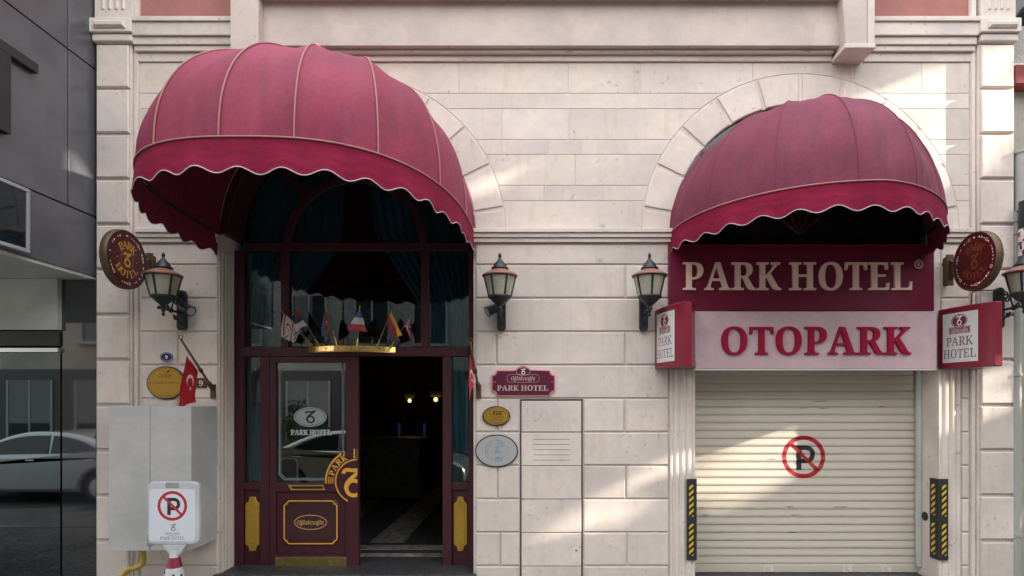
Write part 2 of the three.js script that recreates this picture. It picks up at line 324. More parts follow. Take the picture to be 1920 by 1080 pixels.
// string course at the springing
const strip = (p0, p1, list, name) => list.forEach(([q0, q1, z]) => put(hotel, name, pbox(p0, p1, q0, q1, -0.015, z, 0.005), M.trim));
for (const [a, b] of [[262.5, 411], [886, 1258], [1760, 1817]]) strip(a, b, [[432.5, 440, 0.085], [440.3, 448, 0.066], [448.3, 456, 0.045]], 'string_course');
// fluted jambs of the garage and fluted reveal of the entrance
function flutes(p0, p1, q0, q1, n) {
  const pts = [[X(p1), -0.01], [X(p0), -0.01]], w = (p1 - p0);
  pts.push([X(p0), 0.022]);
  for (let i = 0; i < n; i++) { const a = p0 + w * (i + 0.28) / n, b = p0 + w * (i + 0.92) / n; pts.push([X(a), 0.022], ...[0.2, 0.5, 0.8].map((t) => [X(a + (b - a) * t), 0.022 - 0.014 * Math.sin(t * Math.PI)]), [X(b), 0.022]); }
  pts.push([X(p1), 0.022]);
  const g = new THREE.ExtrudeGeometry(new THREE.Shape(pts.map(([x, z]) => new THREE.Vector2(x, -z))), { depth: Y(q0) - Y(q1), bevelEnabled: false });
  g.rotateX(-Math.PI / 2); g.translate(0, Y(q1), 0);
  return uvm(g);
}
put(hotel, 'fluted_jamb', flutes(1256, 1302, 690, 1130, 4), M.trim);
put(hotel, 'fluted_jamb', flutes(1757.5, 1798, 690, 1130, 3), M.trim);
for (let i = 0; i < 4; i++) put(hotel, 'reveal_fillet', boxAB(X(AL - RI) + 0.001, X(AL - RI) + 0.012, -0.1, Y(470), -0.06 - i * 0.058, -0.025 - i * 0.058, 0.004), M.trim);
// upper storey: coloured panels, sills and bands, capitals, fluted pilasters, the beam between
for (const [p0, p1, c0, c1] of [[258, 455, 188, 258], [1617, 1822, 1828, 1893]]) {
  put(hotel, 'coloured_panel', pbox(p0, p1, -90, 46, -0.01, 0.02, 0.002), M.pink);
  for (const [a, b] of [[p0, p0 + 8], [p1 - 9, p1]]) put(hotel, 'panel_frame', pbox(a, b, -90, 44, 0.0, 0.06, 0.006), M.trim);
  strip(p0, p1, [[44.5, 53, 0.115], [53.3, 77, 0.095], [77.3, 91, 0.07], [91.3, 101, 0.05], [101.3, 117.5, 0.02]], 'band_course');
  put(hotel, 'pilaster_shaft', pbox(c0, c1, -90, 47, -0.01, 0.075, 0.006), M.trim);
  for (let i = 0; i < 4; i++) put(hotel, 'reed', new THREE.CapsuleGeometry(0.018, 0.6, 3, 8).translate(X(c0 + (c1 - c0) * (0.24 + 0.175 * i)), Y(-32), 0.072), M.trim);
  put(hotel, 'capital', pbox(c0 - 6, c1 + 4, 47.5, 74, -0.01, 0.12, 0.01), M.trim);
  put(hotel, 'capital_base', pbox(c0 - 3, c1 + 2, 74.3, 89, -0.01, 0.098, 0.02), M.trim);
  put(hotel, 'capital_tablet', poly([[X(c0 + 6), Y(68)], [X(c1 - 6), Y(68)], [X(c1 - 6), Y(55)], [X(c0 + 6), Y(55)]], 0.11, 0.15, 0.02), M.trim);
}
put(hotel, 'beam_panel', pbox(505, 1562, -90, 101, -0.012, 0.13, 0.004), M.beam);
put(hotel, 'beam_fascia', pbox(455.5, 1616, -90, 22, -0.011, 0.24, 0.006), M.beam);
put(hotel, 'beam_bracket', pbox(455.5, 506, 22.3, 120, -0.011, 0.235, 0.006), M.beam);
put(hotel, 'beam_bracket', poly([[X(1562), Y(112)], [X(1600), Y(112)], [X(1600), Y(22.3)], [X(1555), Y(22.3)]], -0.011, 0.236, 0.006), M.beam);
put(hotel, 'bracket_edge', pbox(1600.3, 1612, 22.3, 112, -0.011, 0.25, 0.005), M.trim);
put(hotel, 'bracket_foot', pbox(1557, 1613, 112.3, 121, -0.011, 0.262, 0.01), M.trim);
strip(506.3, 1556.7, [[101.3, 107, 0.075], [107.3, 117.5, 0.03]], 'beam_moulding');
// threshold
put(hotel, 'threshold', boxAB(X(405), X(893), -0.2, 0.012, -0.6, 0.06, 0.006), M.granite);
put(hotel, 'garage_sill', boxAB(X(1304), X(1755), -0.2, -0.066, -0.42, 0.015, 0.005), M.granite);
// garage arch above the sign: dark glazing behind bars, closed box behind
const FZ = -0.04;
put(hotel, 'fanlight_glass', poly([[X(1258), Y(640)], [X(1744), Y(640)], ...arc(X(AR), Y(SPR), 243 / S, 243 / S, 0, Math.PI, 30)], FZ - 0.02, FZ, 0), M.darkGlass);
for (const a of [40, 68, 90, 112, 140].map((d) => d * Math.PI / 180)) put(hotel, 'fanlight_bar', rod(V(X(AR), Y(SPR), FZ + 0.01), V(X(AR) + 1.24 * Math.cos(a), Y(SPR) + 1.24 * Math.sin(a), FZ + 0.01), 0.022, 0.022, 6), M.maroonPaint);

// ---------------------------------------------------------------- lobby behind the entrance
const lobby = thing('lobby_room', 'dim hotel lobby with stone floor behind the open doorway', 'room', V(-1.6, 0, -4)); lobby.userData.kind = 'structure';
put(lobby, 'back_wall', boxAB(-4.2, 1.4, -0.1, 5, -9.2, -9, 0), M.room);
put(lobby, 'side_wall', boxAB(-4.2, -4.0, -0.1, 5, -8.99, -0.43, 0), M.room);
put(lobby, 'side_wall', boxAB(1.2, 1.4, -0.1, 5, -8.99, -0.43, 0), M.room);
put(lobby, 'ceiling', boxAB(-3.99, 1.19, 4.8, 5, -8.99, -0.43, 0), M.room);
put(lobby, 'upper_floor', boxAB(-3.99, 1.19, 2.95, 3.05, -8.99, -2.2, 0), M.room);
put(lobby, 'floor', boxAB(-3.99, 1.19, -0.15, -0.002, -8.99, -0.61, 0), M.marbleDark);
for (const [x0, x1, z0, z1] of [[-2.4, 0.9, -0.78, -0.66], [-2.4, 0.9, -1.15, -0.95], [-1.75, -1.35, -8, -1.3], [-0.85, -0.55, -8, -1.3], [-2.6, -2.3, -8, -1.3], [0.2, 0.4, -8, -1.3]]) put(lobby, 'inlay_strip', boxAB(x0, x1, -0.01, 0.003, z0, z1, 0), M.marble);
{
  const desk = thing('reception_desk', 'pale reception desk standing inside the dark lobby', 'desk', V(-2.1, 0, -4.6));
  put(desk, 'counter', boxAB(-3.0, -1.72, 1.0, 1.06, -5.0, -4.3, 0.01), M.wood);
  put(desk, 'front_panel', boxAB(-2.95, -1.77, 0.02, 0.999, -4.95, -4.36, 0.01), mat({ color: C(0.16, 0.15, 0.14), roughness: 0.5, map: marbleMap }));
  const glow = mat({ color: C(0.8, 0.6, 0.3), emissive: C(1, 0.62, 0.25), emissiveIntensity: 0.6, roughness: 0.6 });
  for (const [px, py, z] of [[768, 752, -6.5], [817, 750, -5]]) {
    const p = at(px, py, z), l = thing('pendant_lamp', 'small warm pendant lamp glowing inside the lobby', 'lamp', p, 'lobby lamps');
    loc(l, 'bulb', lathe([[0, -0.035], [0.032, -0.02], [0.04, 0.01], [0.025, 0.045], [0, 0.05]], 12), glow);
    loc(l, 'lamp_shade', lathe([[0.09, 0.06], [0.1, 0.08], [0.13, 0.16], [0.125, 0.165], [0.085, 0.075]], 16), M.milk);
    loc(l, 'stem', rod(V(0, 0.06, 0), V(0, 2.93 - p.y, 0), 0.012), M.brassOld);
    const b = new THREE.PointLight(C(1, 0.66, 0.32), 0.014, 0, 2); b.position.set(0, 0, 0); b.castShadow = true; l.add(b);
  }
  const blue = mat({ color: C(0.02, 0.03, 0.08), emissive: C(0.08, 0.14, 0.6), emissiveIntensity: 0.018, roughness: 0.3 });
  for (const [px, z] of [[750, -6.2], [797, -6.0]]) {
    const p = at(px, 838, z), k = thing('display_stand', 'narrow stand with a blue lit screen inside the lobby', 'stand', V(p.x, 0, z), 'lobby screens');
    const h = at(px, 785, z).y;
    loc(k, 'body', new RoundedBoxGeometry(0.24, h, 0.14, 1, 0.02).translate(0, h / 2, 0), M.black);
    loc(k, 'screen', new THREE.BoxGeometry(0.05, 0.26, 0.01).translate(0, h - 0.22, 0.076), blue);
    loc(k, 'base', new THREE.CylinderGeometry(0.2, 0.22, 0.03, 16).translate(0, 0.015, 0), M.black);
  }
}

// ---------------------------------------------------------------- entrance screen: frame, glazing, side panels
const EZ = -0.27;
const e = (px, py) => at(px, py, EZ);
const ebox = (p0, p1, q0, q1, z0, z1, r = 0.004) => { const a = e(p0, q1), b = e(p1, q0); return boxAB(a.x, b.x, a.y, b.y, EZ + z0, EZ + z1, r); };
const screen = thing('entrance_screen', 'maroon framed glazed arch over the hotel doorway', 'entrance', V(X(AL), 0, EZ));
const FR = M.maroonPaint;
put(screen, 'jamb', ebox(438, 456, 470, 1068, -0.09, 0), FR);
put(screen, 'jamb', ebox(879, 899, 470, 1068, -0.09, 0), FR);
{ // outer arch ring
  const c = [X(AL), Y(SPR)], a = Math.asin((e(0, 458).y - c[1]) / 1.25);
  put(screen, 'arch_frame', poly([...arc(...c, 1.27, 1.27, 0, Math.PI, 40), ...arc(...c, 1.155, 1.155, Math.PI, 0, 40)], EZ - 0.09, -0.006, 0.006), FR);
  const c2 = e(666, 462), r2 = e(801, 0).x - c2.x, r1 = e(787, 0).x - c2.x;
  put(screen, 'inner_arch', poly([...arc(c2.x, c2.y, r2, r2, 0, Math.PI, 30), ...arc(c2.x, c2.y, r1, r1, Math.PI, 0, 30)], EZ - 0.08, EZ - 0.004, 0.005), FR);
  for (const d of [45, 90, 135]) { const q = d * Math.PI / 180, n = [-Math.sin(q) * 0.035, Math.cos(q) * 0.035], f = (r, s) => [c2.x + r * Math.cos(q) + s * n[0], c2.y + r * Math.sin(q) + s * n[1]]; put(screen, 'spoke', poly([f(r2 - 0.004, -1), f(1.15, -1), f(1.15, 1), f(r2 - 0.004, 1)], EZ - 0.078, EZ - 0.006, 0.004), FR); }
  const glassA = poly([...arc(...c, 1.2, 1.2, 0, Math.PI, 40), [c[0] - 1.2, e(0, 462).y], [c[0] + 1.2, e(0, 462).y]], EZ - 0.05, EZ - 0.044, 0);
  put(screen, 'arch_pane', glassA, M.tint);
}
put(screen, 'transom', ebox(456.2, 878.8, 455, 469, -0.088, -0.001), FR);
put(screen, 'head_rail', ebox(456.2, 878.8, 651, 668, -0.088, 0.012), FR);
for (const [a, b] of [[526, 541], [789, 804]]) put(screen, 'mullion', ebox(a, b, 469.2, 650.8, -0.085, -0.003), FR);
for (const [a, b] of [[455, 527], [540, 790], [803, 880]]) put(screen, 'pane', ebox(a, b, 468, 652, -0.05, -0.044, 0), M.tint);
put(screen, 'post', ebox(488, 505, 668.2, 1068, -0.085, 0.006), FR);
put(screen, 'post', ebox(830, 847, 668.2, 1068, -0.085, 0.006), FR);
for (const [a, b] of [[456.2, 487.8], [847.2, 878.8]]) {
  put(screen, 'side_pane', ebox(a, b, 667, 907, -0.05, -0.044, 0), M.tint);
  put(screen, 'side_rail', ebox(a, b, 905, 918, -0.08, 0), FR);
  put(screen, 'side_panel', ebox(a, b, 918.2, 1068, -0.08, -0.03), FR);
  const c = (a + b) / 2, w = a < 600 ? 13.5 : 12.5, q0 = 932, q1 = 1034, P = (x, q) => { const v = e(x, q); return [v.x, v.y]; };
  const outline = (k) => [[-1, 0.13], [-0.55, 0.08], [-0.4, 0], [0.4, 0], [0.55, 0.08], [1, 0.13], [1, 0.87], [0.55, 0.92], [0.4, 1], [-0.4, 1], [-0.55, 0.92], [-1, 0.87]].reverse().map(([x, t]) => P(c + x * (w - k), q0 + k + (q1 - q0 - 2 * k) * t));
  const pl = put(screen, 'push_plate', poly(outline(0), EZ - 0.03, EZ - 0.012, 0.004), M.brassPaint); pl.userData.label = 'notched brass push plate';
  put(pl, 'inner_plate', poly(outline(4), EZ - 0.013, EZ - 0.006, 0.003), M.brassPaint);
  for (const q of [948, 1019]) { const v = e(c, q); put(pl, 'screw', new THREE.SphereGeometry(0.008, 8, 6).translate(v.x, v.y, EZ - 0.005), M.brassOld); }
}
// curtains behind the glass
const curtains = [];
function drape(label, q0, q1, left, right, z, folds, amp) {
  const n = 90, m = 30, g = new THREE.PlaneGeometry(1, 1, n, m), p = g.attributes.position;
  for (let j = 0; j <= m; j++) for (let i = 0; i <= n; i++) {
    const t = j / m, q = q0 + (q1 - q0) * t, a = at(left(q), q, z), b = at(right(q), q, z), u = i / n, f = (u + 0.03 * Math.sin(t * 5 + u * 3)) * folds * Math.PI * 2;
    p.setXYZ(j * (n + 1) + i, a.x + (b.x - a.x) * u, a.y, z + amp * Math.sin(f) + amp * 0.4 * Math.sin(f * 0.37 + 1));
  }
  g.computeVertexNormals();
  const c = put(scene, 'curtain', g, M.curtain); tag(c, label, 'curtain', 'teal curtains behind the entrance glass');
}
drape('teal curtain gathered aside behind the tall arched pane beside the rusticated wall with cabinet', 205, 648, () => 452, (q) => q < 455 ? 652 - (q - 205) * 0.05 : Math.max(542, 640 - (q - 455) * 0.65), -0.55, 13, 0.028);
drape('teal curtain sweeping aside behind the tall arched pane beside the plaque wall', 205, 648, (q) => q < 440 ? 676 + (q - 205) * 0.12 : Math.min(800, 704 + (q - 440) * 0.62), () => 892, -0.56, 12, 0.028);
drape('narrow teal curtain behind the side pane by the grey cabinet', 664, 912, () => 452, () => 492, -0.46, 3, 0.02);
drape('narrow teal curtain behind the side pane by the oval plaques', 664, 912, () => 842, () => 892, -0.46, 4, 0.02);

// ---------------------------------------------------------------- the closed door leaf
{
  const dz = EZ + 0.004, door = thing('entrance_door', 'maroon glazed hotel door leaf with gold half roundel', 'door', V(e(588, 0).x, 0, dz));
  const b = (p0, p1, q0, q1, z0, z1, r = 0.004) => { const a = at(p0, q1, dz), c = at(p1, q0, dz); return boxAB(a.x, c.x, a.y, c.y, dz + z0, dz + z1, r); };
  const P = (x, q) => { const v = at(x, q, dz); return [v.x, v.y]; };
  put(door, 'stile', b(505.5, 517, 668.5, 1068, -0.06, 0.004), FR);
  put(door, 'stile', b(648, 672.5, 668.5, 1068, -0.06, 0.004), FR);
  put(door, 'rail', b(517.2, 647.8, 668.5, 680, -0.058, 0.002), FR);
  put(door, 'rail', b(517.2, 647.8, 906, 922, -0.058, 0.002), FR);
  put(door, 'rail', b(517.2, 647.8, 1040, 1068, -0.058, 0.002), FR);
  put(door, 'panel', b(517.2, 647.8, 922.2, 1039.8, -0.05, -0.02), FR);
  const pane = put(door, 'pane', b(516.5, 648.5, 679, 907, -0.03, -0.024, 0), M.glass); 
  // etched frame line, oval mark and name on the pane
  const etch = mat({ color: C(0.5, 0.53, 0.54), roughness: 0.7, transparent: false });
  const notch = (k, c) => [[521 + k, 684 + k + c], [521 + k + c, 684 + k], [644 - k - c, 684 + k], [644 - k, 684 + k + c], [644 - k, 901 - k - c], [644 - k - c, 901 - k], [521 + k + c, 901 - k], [521 + k, 901 - k - c]].map(([x, q]) => P(x, q)).reverse();
  put(door, 'etched_border', poly(notch(0, 10), dz - 0.0235, dz - 0.0225, 0, [notch(1.6, 9.4)]), mat({ color: C(0.22, 0.28, 0.3), roughness: 0.7 }));
  put(door, 'etched_border', poly(notch(3.2, 8.8), dz - 0.0235, dz - 0.0225, 0, [notch(4.3, 8.4)]), mat({ color: C(0.22, 0.28, 0.3), roughness: 0.7 }));
  const oval = canvas(384, 256, (g, w, h) => { g.fillStyle = '#c3c8c9'; g.fillRect(0, 0, w, h); g.strokeStyle = '#11181c'; g.lineWidth = 5; g.beginPath(); g.ellipse(w / 2, h / 2, w * 0.45, h * 0.43, 0, 0, 7); g.stroke(); mark76(g, w / 2, h / 2, h * 0.62, '#11181c', 0.13); });
  const oc = P(580, 782);
  put(door, 'oval_mark', unitUV(poly(arc(...oc, 0.168, 0.1, 0, Math.PI * 2, 40).slice(0, -1), dz - 0.0235, dz - 0.0222, 0)), printMat(oval, { color: C(0.62, 0.64, 0.65) }));
  letters(door, 'PARK HOTEL', P(544, 0)[0], P(620, 0)[0], P(0, 816)[1], P(0, 806)[1], dz - 0.0235, 0.006, etch);
  // sign plate
  const plateTex = canvas(512, 420, (g, w, h) => {
    g.fillStyle = '#3d1a20'; g.fillRect(0, 0, w, h);
    g.strokeStyle = '#e0a53a'; g.lineWidth = 12; g.beginPath(); const k = 12, c = 44; g.moveTo(k + c, k); g.lineTo(w - k - c, k); g.lineTo(w - k, k + c); g.lineTo(w - k, h - k - c); g.lineTo(w - k - c, h - k); g.lineTo(k + c, h - k); g.lineTo(k, h - k - c); g.lineTo(k, k + c); g.closePath(); g.stroke();
    g.strokeStyle = '#e3b45c'; g.lineWidth = 6; g.beginPath(); g.ellipse(w / 2, h / 2, 148, 66, 0, 0, 7); g.stroke();
    script(g, 'Oğlakcıoğlu', w / 2, h / 2, 56, '#e8bd66', 250);
  });
  const sp = put(door, 'name_plate', unitUV(poly([[530, 945], [538, 937], [626, 937], [634, 945], [634, 1014], [626, 1022], [538, 1022], [530, 1014]].map(([x, q]) => P(x, q)).reverse(), dz - 0.02, dz - 0.004, 0.003)), printMat(plateTex, { roughness: 0.22, clearcoat: 0.6, clearcoatRoughness: 0.1 }));
  for (const [x, q] of [[539, 946], [625, 946], [539, 1013], [625, 1013]]) { const v = P(x, q); put(sp, 'screw', new THREE.SphereGeometry(0.006, 8, 6).translate(v[0], v[1], dz - 0.003), M.brassOld); }
  const kick = put(door, 'kick_plate', b(516, 650, 1044, 1064, 0.001, 0.008, 0.002), M.brassOld);
  for (const x of [520, 560, 604, 646]) for (const q of [1047, 1061]) { const v = P(x, q); put(kick, 'screw', new THREE.SphereGeometry(0.006, 8, 6).translate(v[0], v[1], dz + 0.008), M.brass); }
  // half roundel and its bar
  const cx = 670.5, cy = 902, rOut = 61, rIn = 42, px = 3;
  const round = canvas(420, 560, (g, w, h) => {
    const u = w / (rOut + 2), ox = w, oy = h * 0.58;
    g.fillStyle = '#43202a'; g.fillRect(0, 0, w, h);
    g.strokeStyle = '#e0a535'; g.lineWidth = 3.2 * u; g.beginPath(); g.arc(ox, oy, (rOut - 2.4) * u, Math.PI * 0.98, Math.PI * 1.5); g.stroke();
    g.lineWidth = 2.6 * u; g.beginPath(); g.arc(ox, oy, (rIn - 1.5) * u, Math.PI * 0.5, Math.PI * 1.5); g.stroke();
    arcText(g, 'PARK H', ox, oy, 49.5 * u, Math.PI * 1.1, Math.PI * 1.485, 15 * u, '#e3b048');
    g.lineWidth = 1.8 * u; for (const r of [45.5, 49.5, 53.5]) { g.beginPath(); g.arc(ox, oy, r * u, Math.PI * 0.97, Math.PI * 1.05); g.stroke(); }
    mark76(g, ox - 8 * u, oy + 2 * u, 54 * u, '#e3ad3c', 0.13);
  });
  const pts = [...arc(cx, cy, rOut, rOut, Math.PI * 1.5, Math.PI * 0.97, 20).map(([x, q]) => [x, q]), ...arc(cx, cy, rIn, rIn, Math.PI * 0.94, Math.PI * 0.5, 14)];
  const g = poly(pts.map(([x, q]) => P(x, q)).reverse(), dz + 0.003, dz + 0.014, 0);
  { const p = g.attributes.position, uv = g.attributes.uv, x0 = P(cx - rOut - 2, 0)[0], x1 = P(cx, 0)[0], hh = (x1 - x0) * 560 / 420, y1 = P(0, cy)[1] + hh * 0.58; for (let i = 0; i < p.count; i++) uv.setXY(i, (p.getX(i) - x0) / (x1 - x0), 1 - (y1 - p.getY(i)) / hh); }
  put(door, 'half_roundel', g, printMat(round, { roughness: 0.35 })).userData.label = 'half of a gold lettered roundel cut at the door edge';
  const barO = [[540, 909], [606, 909], [610, 919], [546, 919]].map(([x, q]) => P(x, q)).reverse(), barI = [[546, 911.5], [605, 911.5], [607, 916.5], [548.5, 916.5]].map(([x, q]) => P(x, q)).reverse();
  put(door, 'gold_bar', poly(barO, dz + 0.0005, dz + 0.008, 0, [barI]), M.brassPaint);
}

// ---------------------------------------------------------------- awnings
function awning(label, o) {
  const c = V(X(o.c), Y(SPR + 1), 0.006), t = thing('dome_awning', label, 'awning', c);
  const side = (th) => (Math.cos(th) > 0 ? o.ar : o.al) / S;
  const plan = (th, grow = 0) => { const cs = Math.abs(Math.cos(th)), sn = Math.abs(Math.sin(th)), n = Math.cos(th) > 0 && o.nr ? o.nr : o.n, r = 1 / Math.pow(Math.pow(cs, n) + Math.pow(sn, n), 1 / n); return [Math.sign(Math.cos(th)) * cs * r * (side(th) + grow), sn * r * (o.p + grow)]; };
  const sag = (th) => { let k = 0; for (let i = 0; i + 1 < o.ribs.length; i++) if (th >= o.ribs[i] && th <= o.ribs[i + 1]) k = Math.sin(Math.PI * (th - o.ribs[i]) / (o.ribs[i + 1] - o.ribs[i])); return k; };
  const surf = (th, s, off = 0) => {                         // s: 0 at the rim, 1 at the crown on the wall
    const a = s * Math.PI / 2, [px, pz] = plan(th), k = 1 - o.sag * sag(th) * Math.sin(Math.PI * Math.min(1, s * 0.9 + 0.08)), m = 2 / o.m;
    const w = Math.pow(Math.cos(a), m) * k, h = Math.pow(Math.sin(a), m) * (1 - o.sag * 0.8 * sag(th) * Math.sin(Math.PI * s)), dent = (o.dent ? o.dent(th, s) : 0) + sag(th) * (0.009 * Math.sin(th * 29 + s * 8) * (1 - s) + 0.009 * Math.sin(s * 19 + th * 7) * Math.exp(-s * 3.5) + 0.007 * Math.sin(th * 57 - s * 14) * Math.exp(-s * 6));
    return V(px * (w - off), (o.r / S) * (h - off * h) - dent * 0.6, Math.max(pz * (w - off) - dent, 0.004));
  };
  const sheet = (a0, a1, n, m, f) => {
    const g = new THREE.PlaneGeometry(1, 1, n, m), p = g.attributes.position, uv = g.attributes.uv, ox = rnd() * 3, oy = rnd() * 3;
    for (let j = 0; j <= m; j++) for (let i = 0; i <= n; i++) { const v = f(a0 + (a1 - a0) * i / n, j / m), k = j * (n + 1) + i; p.setXYZ(k, v.x, v.y, v.z); uv.setXY(k, (a0 + (a1 - a0) * i / n) * 1.2 + ox, j / m * 1.9 + oy); }
    g.computeVertexNormals();
    return g;
  };
  const R = o.ribs;
  for (let i = 0; i + 1 < R.length; i++) {
    loc(t, 'fabric_panel', sheet(R[i], R[i + 1], 18, 34, (th, s) => surf(th, s * 0.995)), o.mat);
    loc(t, 'lining_panel', sheet(R[i], R[i + 1], 8, 14, (th, s) => surf(th, s * 0.99, 0.02)), M.lining);
  }
  if (o.piped) for (const th of R.slice(1, -1)) loc(t, 'rib_piping', tube(Array.from({ length: 18 }, (_, k) => surf(th, k / 18).multiplyScalar(1.003)), 0.006, 40, 6), M.rope);
  else for (const th of R.slice(1, -1)) loc(t, 'rib_seam', tube(Array.from({ length: 18 }, (_, k) => surf(th, k / 18).multiplyScalar(1.0005)), 0.005, 40, 5), o.mat);
  const N = 120, ths = Array.from({ length: N + 1 }, (_, k) => Math.PI * k / N);
  // lengths along the rim, so that the scallops are even
  const len = [0]; for (let k = 1; k <= N; k++) { const [ax, az] = plan(ths[k - 1]), [bx, bz] = plan(ths[k]); len.push(len[k - 1] + Math.hypot(bx - ax, bz - az)); }
  const along = (th) => { const k = Math.min(N - 1, Math.max(0, Math.floor(th / Math.PI * N))), f = th / Math.PI * N - k; return len[k] + (len[k + 1] - len[k]) * f; };
  const count = Math.round(len[N] / 0.262), drop = (th) => { const a = along(th) / len[N]; return o.drop + 0.021 * Math.cos(a * count * Math.PI * 2) + 0.006 * Math.sin(a * 17); };
  const val = (th, s, grow) => { const wob = 0.012 * Math.sin(along(th) * 9) * s + 0.006 * Math.sin(along(th) * 23 + 1) * s, [px, pz] = plan(th, grow + (0.012 + wob) * s + (o.flare || 0) * s); return V(px, -drop(th) * s, Math.max(pz, 0.004)); };
  const v = loc(t, 'valance', sheet(0, Math.PI, 200, 6, (th, s) => val(th, s, 0.001)), o.val);
  loc(v, 'valance_lining', sheet(0, Math.PI, 160, 3, (th, s) => val(th, s * 0.985, -0.008)), M.lining);
  loc(v, 'valance_trim', tube(Array.from({ length: 201 }, (_, k) => val(Math.PI * k / 200, 1, 0.001)), 0.0038, 400, 5), M.trimTape);
  loc(t, 'rim_piping', tube(Array.from({ length: 80 }, (_, k) => { const [px, pz] = plan(Math.PI * k / 79, 0.005); return V(px, 0.002, Math.max(pz, 0.004)); }), 0.0075, 160, 6), M.rope);
  loc(t, 'wall_hoop', tube(arc(0, 0, 1, 1, 0, Math.PI, 40).map(([x, y]) => V(x * (x > 0 ? o.ar : o.al) / S, y * o.r / S, 0.0)), 0.016, 60, 6), M.lining);
  loc(t, 'rim_bow', tube(Array.from({ length: 60 }, (_, k) => { const [px, pz] = plan(Math.PI * k / 59, -0.03); return V(px, -0.01, Math.max(pz, 0.004)); }), 0.011, 120, 6), M.black);
  return t;
}
const deg = (list) => list.map((d) => d * Math.PI / 180);
awning('large crimson dome awning with rope piped ribs over the entrance', { c: AL, al: 241, ar: 238, r: 244, p: 2.03, n: 2.7, m: 2.2, sag: 0.02, ribs: deg([0, 15, 34, 54, 75, 96, 117, 137, 158, 180]), drop: 0.205, piped: true, mat: M.awning, val: M.valance });
awning('smaller faded crimson dome awning over the garage sign', { c: AR, al: 243, ar: 238, nr: 1.55, r: 217, p: 1.33, n: 2.06, m: 2.12, sag: 0.026, ribs: deg([0, 26, 50, 74, 98, 124, 150, 180]), drop: 0.2, mat: M.awning2, val: M.valance,
  dent: (th, s) => { const d = th * 180 / Math.PI; return 0.07 * Math.exp(-((d - 50 - s * 22) ** 2) / 60) * Math.sin(Math.PI * Math.min(1, s * 1.1)); } });

